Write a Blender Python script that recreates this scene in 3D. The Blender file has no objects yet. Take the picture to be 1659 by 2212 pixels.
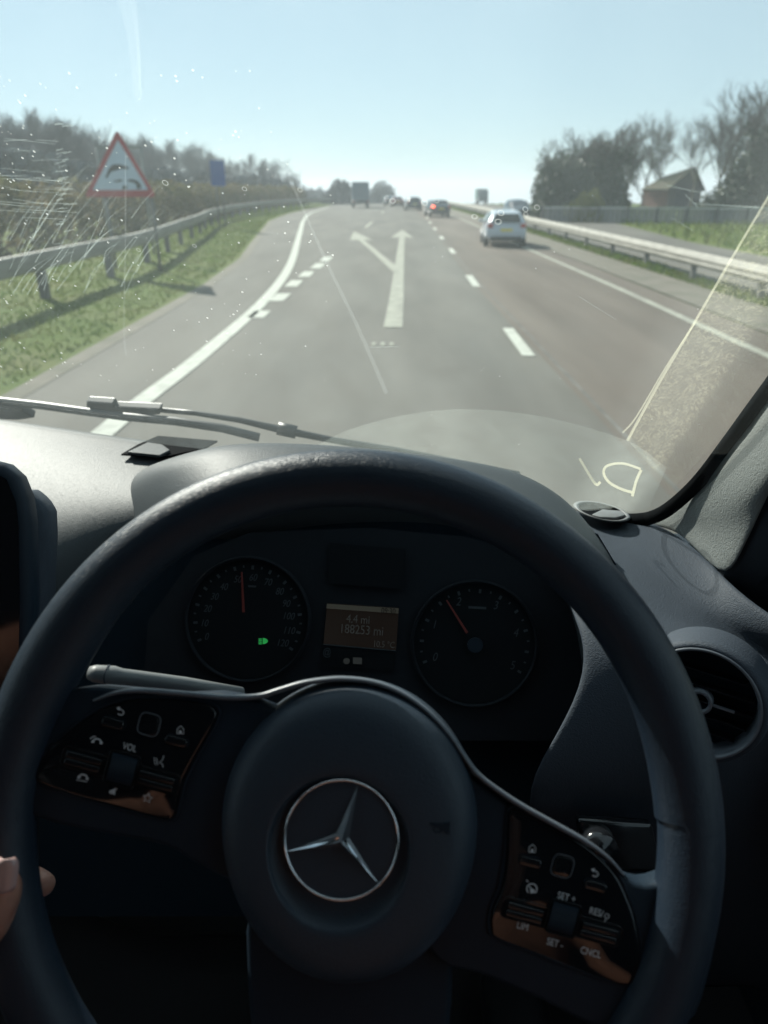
import bpy, bmesh, math, random
from mathutils import Vector, Matrix, noise
R = math.radians
random.seed(7)
S = bpy.context.scene
C = S.collection

# ------------------------------------------------------------------ camera, world, sun, exposure
F = 1535.0; CX = 829.5; CY = 1106.0; PH = R(24.55); CAMZ = 2.4
cd = bpy.data.cameras.new('camera'); cam = bpy.data.objects.new('camera', cd); C.objects.link(cam)
cam.location = (0, 0, CAMZ); cam.rotation_euler = (R(90) - PH, 0, 0)
cd.sensor_fit = 'VERTICAL'; cd.sensor_height = 34.6; cd.sensor_width = 26.0; cd.lens = 34.6 * F / 2212
cd.clip_start = 0.01; cd.clip_end = 3000
cd.dof.use_dof = True; cd.dof.focus_distance = 0.60; cd.dof.aperture_fstop = 24.0 / 3.6
S.camera = cam
SUN_AZ = R(-38); SUN_EL = R(36)          # azimuth from +Y, negative = left
w = bpy.data.worlds.new('World'); S.world = w; w.use_nodes = True
nt = w.node_tree; bg = nt.nodes['Background']
sky = nt.nodes.new('ShaderNodeTexSky'); sky.sky_type = 'NISHITA'; sky.sun_disc = False
sky.sun_elevation = SUN_EL; sky.sun_rotation = SUN_AZ; sky.air_density = 1.0; sky.altitude = 1200; sky.dust_density = 0.05; sky.ozone_density = 1.0
tint = nt.nodes.new('ShaderNodeMixRGB'); tint.blend_type = 'MULTIPLY'; tint.inputs[0].default_value = 1; tint.inputs[2].default_value = (0.26, 0.28, 0.29, 1)
nt.links.new(sky.outputs[0], tint.inputs[1]); pale = nt.nodes.new('ShaderNodeMixRGB'); pale.blend_type = 'ADD'; pale.inputs[0].default_value = 1; pale.inputs[2].default_value = (3.7, 4.75, 5.15, 1)   # thin even high haze
nt.links.new(tint.outputs[0], pale.inputs[1]); nt.links.new(pale.outputs[0], bg.inputs[0]); bg.inputs[1].default_value = 0.062
sl = bpy.data.lights.new('sun', 'SUN'); so = bpy.data.objects.new('sun', sl); C.objects.link(so)
sl.energy = 5.0; sl.angle = R(0.53); sl.color = (1.0, 0.95, 0.86)
sd = Vector((math.sin(SUN_AZ) * math.cos(SUN_EL), math.cos(SUN_AZ) * math.cos(SUN_EL), math.sin(SUN_EL)))
so.rotation_euler = sd.to_track_quat('Z', 'Y').to_euler(); so.location = (0, 0, 30)
S.view_settings.view_transform = 'Standard'; S.view_settings.look = 'None'
S.view_settings.exposure = 0.95; S.view_settings.gamma = 1
S.render.engine = 'CYCLES'
S.cycles.use_denoising = True
S.cycles.max_bounces = 8; S.cycles.diffuse_bounces = 4; S.cycles.glossy_bounces = 4
S.cycles.transmission_bounces = 6; S.cycles.transparent_max_bounces = 24
S.cycles.caustics_reflective = False; S.cycles.caustics_refractive = False
S.cycles.sample_clamp_indirect = 4.0

# ------------------------------------------------------------------ geometry helpers
CAM = Vector((0, 0, CAMZ)); RT = Vector((1, 0, 0)); UP = Vector((0, math.sin(PH), math.cos(PH))); FW = Vector((0, math.cos(PH), -math.sin(PH)))
def ray(px, py): return RT * ((px - CX) / F) + UP * ((CY - py) / F) + FW
def P(px, py, d): return CAM + ray(px, py) * d
def PZ(px, py, z):
    r = ray(px, py); return CAM + r * ((z - CAMZ) / r.z)
def PL(px, py, p0, n):
    r = ray(px, py); return CAM + r * ((p0 - CAM).dot(n) / r.dot(n))
def gz(y):
    s = min(y, 263.0); return -7.4e-5 * max(0.0, s - 60) ** 2 - 0.03 * max(0.0, y - 263)
def G(px, py, lift=0.0):
    r = ray(px, py); z = 0.0
    for _ in range(40): z = 0.5 * z + 0.5 * (gz((z - CAMZ) / r.z * r.y))
    p = CAM + r * ((z - CAMZ) / r.z); return Vector((p.x, p.y, z + lift))

ORG = {}
def tag(o, label=None, cat=None, group=None, kind=None):
    if label: o['label'] = label
    if cat: o['category'] = cat
    if group: o['group'] = group
    if kind: o['kind'] = kind
    return o
def empty(name, loc=(0, 0, 0), rz=0.0):
    o = bpy.data.objects.new(name, None); C.objects.link(o); o.empty_display_size = 0.1
    o.location = loc; o.rotation_euler = (0, 0, rz); ORG[o] = Vector(loc); return o
def mesh(name, vs, fs, mat, parent=None, smooth=True, world=True, sub=0, solid=0.0, off=-1.0, bevel=0.0):
    off_v = ORG.get(parent, Vector((0, 0, 0))) if (world and parent is not None) else Vector((0, 0, 0))
    me = bpy.data.meshes.new(name); me.from_pydata([tuple(Vector(v) - off_v) for v in vs], [], fs); me.update()
    for m in (mat if isinstance(mat, (list, tuple)) else [mat]): me.materials.append(m)
    if smooth:
        for p in me.polygons: p.use_smooth = True
    o = bpy.data.objects.new(name, me); C.objects.link(o)
    if parent is not None: o.parent = parent; ORG[o] = ORG.get(parent, Vector((0, 0, 0)))
    else: ORG[o] = Vector((0, 0, 0))
    if solid: m = o.modifiers.new('solid', 'SOLIDIFY'); m.thickness = solid; m.offset = off
    if bevel: m = o.modifiers.new('bevel', 'BEVEL'); m.width = bevel; m.segments = 3; m.limit_method = 'ANGLE'; m.angle_limit = R(35)
    if sub: m = o.modifiers.new('sub', 'SUBSURF'); m.levels = sub; m.render_levels = sub
    return o
class MB:
    def __init__(s): s.v = []; s.f = []
    def add(s, vs, fs):
        k = len(s.v); s.v += [Vector(v) for v in vs]; s.f += [tuple(i + k for i in f) for f in fs]
    def box(s, c, d, M=None):
        x, y, z = d[0] / 2, d[1] / 2, d[2] / 2
        vs = [Vector((a * x, b * y, e * z)) for e in (-1, 1) for b in (-1, 1) for a in (-1, 1)]
        if M is not None: vs = [M @ v for v in vs]
        s.add([v + Vector(c) for v in vs], [(0, 2, 3, 1), (4, 5, 7, 6), (0, 1, 5, 4), (2, 6, 7, 3), (0, 4, 6, 2), (1, 3, 7, 5)])
    def tube(s, pts, rad, n=8, cap=True):
        pts = [Vector(p) for p in pts]; rs = rad if isinstance(rad, (list, tuple)) else [rad] * len(pts)
        rings = []; prev = None
        for i, p in enumerate(pts):
            t = (pts[min(i + 1, len(pts) - 1)] - pts[max(i - 1, 0)]).normalized()
            if prev is None:
                a = t.cross(Vector((0, 0, 1)));
                if a.length < 1e-3: a = t.cross(Vector((1, 0, 0)))
            else: a = prev - t * prev.dot(t)
            a.normalize(); prev = a; b = t.cross(a)
            rings.append([p + (a * math.cos(2 * math.pi * k / n) + b * math.sin(2 * math.pi * k / n)) * rs[i] for k in range(n)])
        fs = []
        for i in range(len(pts) - 1):
            for k in range(n): fs.append((i * n + k, i * n + (k + 1) % n, (i + 1) * n + (k + 1) % n, (i + 1) * n + k))
        if cap: fs.append(tuple(range(n - 1, -1, -1))); fs.append(tuple((len(pts) - 1) * n + k for k in range(n)))
        s.add([v for r in rings for v in r], fs)
    def prism(s, pts, nrm, h):      # polygon pts extruded along nrm by h
        n = len(pts); nrm = Vector(nrm)
        vs = [Vector(p) for p in pts] + [Vector(p) + nrm * h for p in pts]
        s.add(vs, [tuple(range(n - 1, -1, -1)), tuple(range(n, 2 * n))] + [(i, (i + 1) % n, n + (i + 1) % n, n + i) for i in range(n)])
    def loft(s, rows, close=False):
        m = len(rows[0]); fs = []
        for i in range(len(rows) - 1):
            for k in range(m if close else m - 1):
                a, b = i * m + k, i * m + (k + 1) % m; fs.append((a, b, b + m, a + m))
        s.add([v for r in rows for v in r], fs)
    def build(s, name, mat, parent=None, **k): return mesh(name, s.v, s.f, mat, parent, **k)
def copy_tree(o, parent=None):
    c = o.copy(); C.objects.link(c); c.parent = parent
    for ch in list(o.children): copy_tree(ch, c)
    return c
def cr(pts, n):   # catmull-rom resample of point list
    pts = [Vector(p) for p in pts]; q = [pts[0] * 2 - pts[1]] + pts + [pts[-1] * 2 - pts[-2]]; out = []
    for i in range(1, len(q) - 2):
        for j in range(n):
            t = j / n; a, b, c, d = q[i - 1], q[i], q[i + 1], q[i + 2]
            out.append(0.5 * ((2 * b) + (c - a) * t + (2 * a - 5 * b + 4 * c - d) * t * t + (3 * b - a - 3 * c + d) * t ** 3))
    out.append(pts[-1]); return out
def crc(pts, n):  # closed
    m = len(pts); pts = [Vector(p) for p in pts]; out = []
    for i in range(m):
        a, b, c, d = pts[i - 1], pts[i], pts[(i + 1) % m], pts[(i + 2) % m]
        for j in range(n):
            t = j / n; out.append(0.5 * ((2 * b) + (c - a) * t + (2 * a - 5 * b + 4 * c - d) * t * t + (3 * b - a - 3 * c + d) * t ** 3))
    return out

# ------------------------------------------------------------------ materials
def mat(name, col, rough=0.6, metal=0.0, spec=0.5, bump=None, mix=None, emit=None, coat=0.0, sheen=0.0, sss=0.0):
    m = bpy.data.materials.new(name); m.use_nodes = True; n = m.node_tree; b = n.nodes['Principled BSDF']
    b.inputs['Base Color'].default_value = (*col, 1); b.inputs['Roughness'].default_value = rough
    b.inputs['Metallic'].default_value = metal; b.inputs['Specular IOR Level'].default_value = spec
    b.inputs['Coat Weight'].default_value = coat; b.inputs['Coat Roughness'].default_value = 0.04
    b.inputs['Sheen Weight'].default_value = sheen
    if sss: b.inputs['Subsurface Weight'].default_value = sss; b.inputs['Subsurface Radius'].default_value = (0.012, 0.004, 0.002); b.inputs['Subsurface Scale'].default_value = 1.0
    if emit: b.inputs['Emission Color'].default_value = (*emit[0], 1); b.inputs['Emission Strength'].default_value = emit[1]
    tc = n.nodes.new('ShaderNodeTexCoord')
    if mix:    # (col2, scale, lo, hi, detail[, stretch])
        nz = n.nodes.new('ShaderNodeTexNoise'); nz.inputs['Scale'].default_value = mix[1]; nz.inputs['Detail'].default_value = mix[4]
        if len(mix) > 5:
            mp = n.nodes.new('ShaderNodeMapping'); mp.inputs['Scale'].default_value = mix[5]
            n.links.new(tc.outputs['Object'], mp.inputs[0]); n.links.new(mp.outputs[0], nz.inputs['Vector'])
        else: n.links.new(tc.outputs['Object'], nz.inputs['Vector'])
        rp = n.nodes.new('ShaderNodeValToRGB'); rp.color_ramp.elements[0].position = mix[2]; rp.color_ramp.elements[1].position = mix[3]
        rp.color_ramp.elements[0].color = (*col, 1); rp.color_ramp.elements[1].color = (*mix[0], 1)
        n.links.new(nz.outputs['Fac'], rp.inputs[0]); n.links.new(rp.outputs[0], b.inputs['Base Color'])
    if bump:   # (kind, scale, strength, dist)
        if bump[0] == 'leather':
            vo = n.nodes.new('ShaderNodeTexVoronoi'); vo.feature = 'SMOOTH_F1'; vo.inputs['Scale'].default_value = bump[1]
            nz = n.nodes.new('ShaderNodeTexNoise'); nz.inputs['Scale'].default_value = bump[1] * 0.35; nz.inputs['Detail'].default_value = 2
            mx = n.nodes.new('ShaderNodeMixRGB'); mx.inputs[0].default_value = 0.02
            n.links.new(tc.outputs['Object'], nz.inputs['Vector']); n.links.new(tc.outputs['Object'], mx.inputs[1]); n.links.new(nz.outputs['Color'], mx.inputs[2])
            n.links.new(mx.outputs[0], vo.inputs['Vector']); out = vo.outputs['Distance']
        else:
            nz = n.nodes.new('ShaderNodeTexNoise'); nz.inputs['Scale'].default_value = bump[1]; nz.inputs['Detail'].default_value = 4
            n.links.new(tc.outputs['Object'], nz.inputs['Vector']); out = nz.outputs['Fac']
        bp = n.nodes.new('ShaderNodeBump'); bp.inputs['Strength'].default_value = bump[2]; bp.inputs['Distance'].default_value = bump[3]
        n.links.new(out, bp.inputs['Height']); n.links.new(bp.outputs[0], b.inputs['Normal'])
    return m
def film(name, col, base, kind=None, scale=50, lo=0.4, hi=0.7, amt=0.3, stretch=None, rough=False):
    """thin layer of dust, dried water or painted glare on the glass: mostly see-through, the rest scatters light"""
    m = bpy.data.materials.new(name); m.use_nodes = True; n = m.node_tree; n.nodes.clear()
    out = n.nodes.new('ShaderNodeOutputMaterial'); mx = n.nodes.new('ShaderNodeMixShader'); tr = n.nodes.new('ShaderNodeBsdfTransparent')
    tl = n.nodes.new('ShaderNodeBsdfTranslucent'); tl.inputs[0].default_value = (*col, 1)
    df = n.nodes.new('ShaderNodeBsdfDiffuse'); df.inputs[0].default_value = (*col, 1)
    m2 = n.nodes.new('ShaderNodeMixShader'); m2.inputs[0].default_value = 0.3
    n.links.new(tl.outputs[0], m2.inputs[1]); n.links.new(df.outputs[0], m2.inputs[2])
    n.links.new(tr.outputs[0], mx.inputs[1]); n.links.new(m2.outputs[0], mx.inputs[2]); n.links.new(mx.outputs[0], out.inputs[0])
    if kind is None: mx.inputs[0].default_value = base
    else:
        tc = n.nodes.new('ShaderNodeTexCoord'); src = tc.outputs['Object']
        if stretch:
            mp = n.nodes.new('ShaderNodeMapping'); mp.inputs['Scale'].default_value = stretch; n.links.new(src, mp.inputs[0]); src = mp.outputs[0]
        if kind == 'noise':
            t = n.nodes.new('ShaderNodeTexNoise'); t.inputs['Scale'].default_value = scale; t.inputs['Detail'].default_value = 6; t.inputs['Distortion'].default_value = 0.6; o = t.outputs['Fac']
        else:
            t = n.nodes.new('ShaderNodeTexNoise'); t.inputs['Scale'].default_value = scale; t.inputs['Detail'].default_value = 3; t.inputs['Distortion'].default_value = 2.2
            a = n.nodes.new('ShaderNodeMath'); a.operation = 'SUBTRACT'; a.inputs[1].default_value = 0.5
            b_ = n.nodes.new('ShaderNodeMath'); b_.operation = 'ABSOLUTE'
            c_ = n.nodes.new('ShaderNodeMath'); c_.operation = 'MULTIPLY'; c_.inputs[1].default_value = -1
            n.links.new(t.outputs['Fac'], a.inputs[0]); n.links.new(a.outputs[0], b_.inputs[0]); n.links.new(b_.outputs[0], c_.inputs[0]); o = c_.outputs[0]
        mr = n.nodes.new('ShaderNodeMapRange'); mr.inputs['From Min'].default_value = lo; mr.inputs['From Max'].default_value = hi
        mr.inputs['To Min'].default_value = base; mr.inputs['To Max'].default_value = amt
        src and n.links.new(src, t.inputs['Vector']); n.links.new(o, mr.inputs['Value']); n.links.new(mr.outputs[0], mx.inputs[0])
    n.links.new(n.nodes['Diffuse BSDF'].outputs[0], m2.inputs[2])
    return m
M = {}
M['dash'] = mat('dash_plastic', (0.042, 0.049, 0.053), 0.55, spec=0.32, bump=('leather', 480, 0.25, 0.001))
M['dash_side'] = mat('dash_shoulder_plastic', (0.038, 0.048, 0.062), 0.65, spec=0.22, bump=('leather', 480, 0.4, 0.001))
M['pillar'] = mat('pillar_trim_plastic', (0.17, 0.185, 0.18), 0.62, spec=0.4, bump=('leather', 420, 0.45, 0.001))
M['rim'] = mat('rim_leatherette', (0.011, 0.019, 0.031), 0.40, spec=0.36, bump=('leather', 760, 0.38, 0.0006))
M['hubmat'] = mat('hub_plastic', (0.017, 0.028, 0.042), 0.5, spec=0.4, bump=('leather', 620, 0.35, 0.0006))
M['spoke'] = mat('spoke_plastic', (0.008, 0.016, 0.026), 0.55, spec=0.2, bump=('noise', 900, 0.15, 0.0004))
M['satin'] = mat('satin_trim', (0.10, 0.115, 0.135), 0.38, metal=0.0, spec=0.6, bump=('noise', 1200, 0.12, 0.0003))
M['gloss'] = mat('gloss_black', (0.006, 0.007, 0.009), 0.06, spec=0.6)
M['glossy_btn'] = mat('button_black', (0.008, 0.009, 0.011), 0.16, spec=0.6)
M['chrome'] = mat('chrome', (0.75, 0.77, 0.80), 0.06, metal=1.0)
M['symbol'] = mat('symbol_paint', (0.50, 0.52, 0.54), 0.6)
M['black'] = mat('cabin_black', (0.006, 0.012, 0.018), 0.9, spec=0.05)
M['cluster'] = mat('cluster_face', (0.006, 0.009, 0.013), 0.75, spec=0.2, bump=('noise', 1500, 0.1, 0.0003))
M['dialface'] = mat('dial_face', (0.003, 0.005, 0.007), 0.8, spec=0.15)
M['dialtext'] = mat('dial_print', (0.032, 0.044, 0.052), 0.7)
M['needle'] = mat('needle_red', (0.15, 0.016, 0.010), 0.6)
M['green'] = mat('green_lamp', (0.02, 0.3, 0.05), 0.5, emit=((0.05, 0.75, 0.16), 0.13))
M['display'] = mat('display_glass', (0.012, 0.010, 0.009), 0.25, emit=((0.30, 0.20, 0.14), 0.009))  # brownish glow stands in for a warm reflection on the screen
M['disptext'] = mat('display_text', (0.07, 0.07, 0.066), 0.5, emit=((0.5, 0.5, 0.45), 0.008))
M['dispbar'] = mat('display_bar', (0.06, 0.06, 0.05), 0.5, emit=((0.5, 0.45, 0.32), 0.016))
M['headlining'] = mat('headlining', (0.05, 0.055, 0.06), 0.9)
M['cabin'] = mat('cabin_trim', (0.015, 0.022, 0.030), 0.75, spec=0.3)
M['carpet'] = mat('rubber_floor', (0.02, 0.02, 0.022), 0.9)
M['seat'] = mat('seat_fabric', (0.03, 0.032, 0.036), 0.95, sheen=0.2)
M['frit'] = mat('frit_black', (0.004, 0.005, 0.006), 0.9, spec=0.05)
M['rubber'] = mat('black_rubber', (0.018, 0.02, 0.022), 0.45, spec=0.5)
M['stalk'] = mat('stalk_plastic', (0.15, 0.155, 0.155), 0.5, spec=0.5, bump=('noise', 1500, 0.2, 0.0003))
M['skin'] = mat('skin', (0.36, 0.19, 0.14), 0.48, spec=0.4, bump=('noise', 500, 0.3, 0.0006), mix=((0.28, 0.13, 0.095), 60, 0.4, 0.65, 3), sss=0.25)
M['nail'] = mat('nail', (0.42, 0.27, 0.25), 0.3, coat=0.4)
M['jumper'] = mat('jumper_knit', (0.20, 0.09, 0.055), 0.9, mix=((0.13, 0.058, 0.034), 90, 0.4, 0.6, 3))
M['jeans'] = mat('jeans_denim', (0.035, 0.05, 0.085), 0.9, mix=((0.05, 0.07, 0.11), 200, 0.4, 0.6, 3))
M['hair'] = mat('hair', (0.05, 0.03, 0.02), 0.6)
M['paint_white'] = mat('car_paint_white', (0.40, 0.44, 0.49), 0.28, spec=0.5, coat=0.6)
M['paint_dark'] = mat('car_paint_dark', (0.03, 0.035, 0.045), 0.25, spec=0.5, coat=0.7)
M['paint_grey'] = mat('car_paint_grey', (0.10, 0.11, 0.12), 0.3, spec=0.5, coat=0.6)
M['carglass'] = mat('car_glass', (0.012, 0.016, 0.018), 0.05, spec=0.7)
M['tail'] = mat('tail_lamp_red', (0.30, 0.015, 0.012), 0.2, coat=0.5)
M['brake'] = mat('brake_lamp_lit', (0.6, 0.05, 0.02), 0.3, emit=((1.0, 0.12, 0.05), 3.0))
M['plate'] = mat('plate_yellow', (0.62, 0.50, 0.08), 0.5)
M['alloy'] = mat('alloy', (0.35, 0.36, 0.38), 0.35, metal=0.8)
M['lorrybox'] = mat('lorry_grey', (0.10, 0.135, 0.17), 0.6)  # distance haze is mixed into this bluish grey
M['lorrydark'] = mat('lorry_dark', (0.06, 0.08, 0.10), 0.5)
M['asphalt'] = mat('asphalt_grey', (0.078, 0.072, 0.062), 0.85, spec=0.25, mix=((0.132, 0.123, 0.106), 0.8, 0.3, 0.75, 12, (1, 0.18, 1)), bump=('noise', 60, 0.35, 0.01))
M['asphalt_red'] = mat('asphalt_reddish', (0.086, 0.070, 0.057), 0.85, spec=0.25, mix=((0.136, 0.112, 0.092), 0.8, 0.3, 0.75, 12, (1, 0.12, 1)), bump=('noise', 60, 0.35, 0.01))
M['paint'] = mat('road_paint', (0.42, 0.43, 0.38), 0.8, spec=0.2, mix=((0.30, 0.30, 0.27), 5, 0.45, 0.75, 8))
M['paint_worn'] = mat('road_paint_worn', (0.30, 0.30, 0.25), 0.8, spec=0.2, mix=((0.19, 0.185, 0.16), 4, 0.4, 0.7, 8))
M['dirt'] = mat('dirt_shoulder', (0.135, 0.118, 0.095), 0.95, mix=((0.09, 0.085, 0.06), 1.4, 0.35, 0.7, 8), bump=('noise', 30, 0.5, 0.02))
M['grass'] = mat('verge_grass', (0.065, 0.100, 0.012), 0.9, spec=0.1, mix=((0.105, 0.115, 0.035), 0.8, 0.35, 0.7, 9), bump=('noise', 14, 0.8, 0.06))
M['blade'] = mat('grass_blades', (0.075, 0.120, 0.014), 0.8, spec=0.3, mix=((0.12, 0.125, 0.035), 0.7, 0.4, 0.7, 5))
M['field'] = mat('field_green', (0.07, 0.10, 0.03), 0.95, mix=((0.11, 0.11, 0.05), 0.05, 0.35, 0.7, 8))
M['galv'] = mat('galvanised_steel', (0.23, 0.22, 0.19), 0.65, metal=0.1, mix=((0.15, 0.142, 0.12), 1.5, 0.4, 0.7, 6, (1, 1, 6)))
M['galvdark'] = mat('galvanised_post', (0.10, 0.10, 0.095), 0.6, metal=0.3)
M['bark'] = mat('bark', (0.085, 0.075, 0.06), 0.95, mix=((0.12, 0.115, 0.07), 3, 0.4, 0.65, 6))
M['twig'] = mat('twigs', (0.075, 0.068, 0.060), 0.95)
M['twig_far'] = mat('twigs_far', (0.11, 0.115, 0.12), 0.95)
M['ivy'] = mat('ivy_leaves', (0.028, 0.045, 0.02), 0.6, mix=((0.05, 0.07, 0.03), 1.5, 0.4, 0.65, 4))
M['hedge'] = mat('hedge_leaves', (0.075, 0.075, 0.032), 0.8, mix=((0.13, 0.10, 0.055), 0.6, 0.38, 0.62, 6))
M['gorse'] = mat('bush_leaves', (0.13, 0.14, 0.025), 0.8)
M['brush'] = mat('brushwood', (0.082, 0.092, 0.102), 0.9, mix=((0.115, 0.118, 0.115), 0.5, 0.4, 0.65, 6))
M['brick'] = mat('brick', (0.19, 0.088, 0.06), 0.9, mix=((0.13, 0.066, 0.048), 3, 0.4, 0.65, 6))
M['barnwood'] = mat('barn_boards', (0.07, 0.06, 0.055), 0.9, mix=((0.10, 0.085, 0.07), 4, 0.4, 0.65, 6, (4, 1, 0.3)))
M['rooftile'] = mat('roof_tiles', (0.09, 0.08, 0.06), 0.95, spec=0.1, mix=((0.06, 0.065, 0.04), 1.2, 0.4, 0.65, 6))
M['fence'] = mat('fence_boards', (0.17, 0.17, 0.17), 0.85, mix=((0.28, 0.26, 0.24), 0.45, 0.42, 0.62, 3, (1, 1, 0.02)))
M['fencerail'] = mat('fence_rail', (0.40, 0.40, 0.38), 0.7)
M['signred'] = mat('sign_red', (0.30, 0.012, 0.022), 0.45)
M['signwhite'] = mat('sign_white', (0.42, 0.48, 0.58), 0.45)
M['signblack'] = mat('sign_black', (0.012, 0.012, 0.014), 0.5)
M['signblue'] = mat('sign_blue', (0.008, 0.055, 0.24), 0.45)
M['signgrey'] = mat('sign_back_grey', (0.16, 0.17, 0.16), 0.6)
M['dust'] = film('screen_dust', (0.84, 0.92, 0.92), 0.05, 'noise', 14, 0.3, 0.8, 0.09)
M['dirtyfilm'] = film('dried_grime', (0.95, 0.90, 0.66), 0.03, 'ridge', 95, -0.05, 0.0, 0.15, (1, 1, 1))
M['lowfilm'] = film('low_dust', (0.86, 0.92, 0.84), 0.05, 'noise', 30, 0.3, 0.8, 0.11)
M['scratch'] = film('scratch_line', (0.95, 1.0, 0.93), 0.34)
M['scratch_soft'] = film('scratch_soft', (0.9, 1.0, 0.96), 0.12)
M['smear'] = film('yellow_smear', (1.0, 0.96, 0.72), 0.30)
M['spot_glint'] = film('drop_and_glint', (1, 1, 0.97), 0.42)
M['edge'] = film('wiped_edge', (1.0, 0.97, 0.75), 0.20)
M['smudge'] = film('hazy_smudge', (0.88, 0.95, 0.97), 0.02, 'noise', 9, 0.35, 0.7, 0.15)
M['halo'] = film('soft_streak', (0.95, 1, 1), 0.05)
def leafmat(m, fac=0.45):
    n = m.node_tree; bs = n.nodes['Principled BSDF']; out = n.nodes['Material Output']; tl = n.nodes.new('ShaderNodeBsdfTranslucent'); mx = n.nodes.new('ShaderNodeMixShader'); mx.inputs[0].default_value = fac
    if bs.inputs['Base Color'].is_linked: n.links.new(bs.inputs['Base Color'].links[0].from_socket, tl.inputs[0])
    else: tl.inputs[0].default_value = bs.inputs['Base Color'].default_value
    n.links.new(bs.outputs[0], mx.inputs[1]); n.links.new(tl.outputs[0], mx.inputs[2]); n.links.new(mx.outputs[0], out.inputs[0])
for k_ in ('blade', 'hedge', 'gorse'): leafmat(M[k_])
def glassmat():
    m = bpy.data.materials.new('clear_glass'); m.use_nodes = True; n = m.node_tree; n.nodes.clear()
    o = n.nodes.new('ShaderNodeOutputMaterial'); mx = n.nodes.new('ShaderNodeMixShader'); tr = n.nodes.new('ShaderNodeBsdfTransparent'); tr.inputs[0].default_value = (0.90, 0.95, 0.94, 1)
    gl = n.nodes.new('ShaderNodeBsdfGlossy'); gl.inputs['Roughness'].default_value = 0.02; gl.inputs[0].default_value = (0.8, 0.8, 0.8, 1)
    fr = n.nodes.new('ShaderNodeFresnel'); fr.inputs[0].default_value = 1.25
    n.links.new(fr.outputs[0], mx.inputs[0]); n.links.new(tr.outputs[0], mx.inputs[1]); n.links.new(gl.outputs[0], mx.inputs[2]); n.links.new(mx.outputs[0], o.inputs[0]); return m
M['glass'] = glassmat()

# ------------------------------------------------------------------ GROUND, ROADS
ys = [-60, -30, -10, 0, 8, 14, 20, 28, 36, 44, 52, 60, 70, 80, 90, 105, 120, 140, 160, 180, 200, 230, 263, 320, 400, 550, 800, 1200, 1800, 2600]
def lerp(tab, y):
    if y <= tab[0][0]: return tab[0][1]
    for (a, b), (c, d) in zip(tab, tab[1:]):
        if y <= c: return b + (d - b) * (y - a) / (c - a)
    return tab[-1][1]
LEDGE = [(-60, -4.6), (8, -4.6), (15, -4.63), (20, -4.68), (28, -5.15), (36, -6.1), (46, -7.2), (62, -9.0), (84, -9.6), (118, -9.0), (160, -9.5), (263, -14), (400, -34), (800, -150), (2600, -900)]
REDGE = [(-60, 6.9), (20, 6.9), (60, 7.1), (120, 7.6), (200, 9.5), (263, 11), (400, 2), (800, -105), (2600, -850)]
def verge(y): return 0.22 if y > -60 else 0.22
b = MB(); rows = []
for y in ys:
    z = gz(y); le = lerp(LEDGE, y)
    rows.append([Vector((x, y, zz)) for x, zz in ((-1600, z + 0.5), (-400, z + 0.5), (-120, z + 0.4), (-40, z + 0.3), (le - 8, z + 0.3), (le - 2.4, z + 0.2), (le - 0.8, z + 0.05), (le, z - 0.012), (le + 1, z - 0.02), (6, z - 0.02), (40, z - 0.02), (120, z), (400, z), (1600, z))])
b.loft(rows); g = b.build('ground', M['grass']); tag(g, kind='structure')
def strip(name, left, right, mt, lift, y0, y1, step=None, kind='structure', parent=None, n=2):
    bb = MB(); rr = []
    yy = [y0] + [y for y in ys if y0 < y < y1] + [y1]
    for y in yy:
        a, c = lerp(left, y), lerp(right, y); rr.append([Vector((a + (c - a) * k / n, y, gz(y) + lift)) for k in range(n + 1)])
    bb.loft(rr); o = bb.build(name, mt, parent)
    if kind: o['kind'] = kind
    return o
strip('road', LEDGE, REDGE, M['asphalt'], 0.0, -60, 2600, n=6)
strip('lane_surface', [(-60, 2.45), (20, 2.45), (60, 3.3), (120, 3.9), (263, 5)], [(-60, 6.88), (20, 6.88), (60, 7.08), (120, 7.55), (263, 10.9)], M['asphalt_red'], 0.004, -60, 263)
strip('dirt_strip', [(-60, 6.86), (60, 7.0), (120, 7.5), (263, 10.9)], [(-60, 8.35), (60, 8.45), (120, 8.6), (263, 11.3)], M['dirt'], 0.008, -60, 263)
strip('dirt_strip', [(-60, 9.3), (60, 9.3), (263, 12)], [(-60, 9.9), (60, 9.9), (263, 12.6)], M['dirt'], 0.004, -60, 263)
strip('opposite_road', [(-60, 9.9), (60, 9.9), (200, 12), (263, 12.6), (800, -60), (2600, -800)], [(-60, 14.3), (35, 14.6), (60, 17.4), (120, 19.5), (263, 24), (800, -40), (2600, -780)], M['asphalt'], 0.004, -60, 2600)
strip('gravel_strip', [(a, b_ - 0.3) for a, b_ in LEDGE], [(a, b_ + 0.08) for a, b_ in LEDGE], M['dirt'], 0.006, -60, 200)
def line(name, pts, wd, mt, closed=False, kind='structure', lift=0.012):
    pts = [Vector((p[0], p[1], 0)) for p in pts]; bb = MB(); rr = []
    for i, p in enumerate(pts):
        t = (pts[min(i + 1, len(pts) - 1)] - pts[max(0, i - 1)]).normalized(); s = Vector((-t.y, t.x, 0))
        ww = wd[i] if isinstance(wd, list) else wd
        rr.append([Vector((q.x, q.y, gz(q.y) + lift)) for q in (p + s * ww / 2, p - s * ww / 2)])
    bb.loft(rr); bb.build(name, mt, smooth=False)['kind'] = kind
line('road_marking', cr([(-3.05, -6, 0), (-3.03, 2, 0), (-3.02, 6, 0), (-2.98, 8.5, 0), (-2.86, 11, 0), (-2.78, 16.3, 0), (-2.95, 21.7, 0), (-3.36, 27.6, 0), (-4.27, 37.6, 0), (-5.5, 51, 0), (-6.3, 60, 0), (-7.6, 80, 0), (-7.8, 110, 0)], 6), 0.27, M['paint'])
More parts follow.
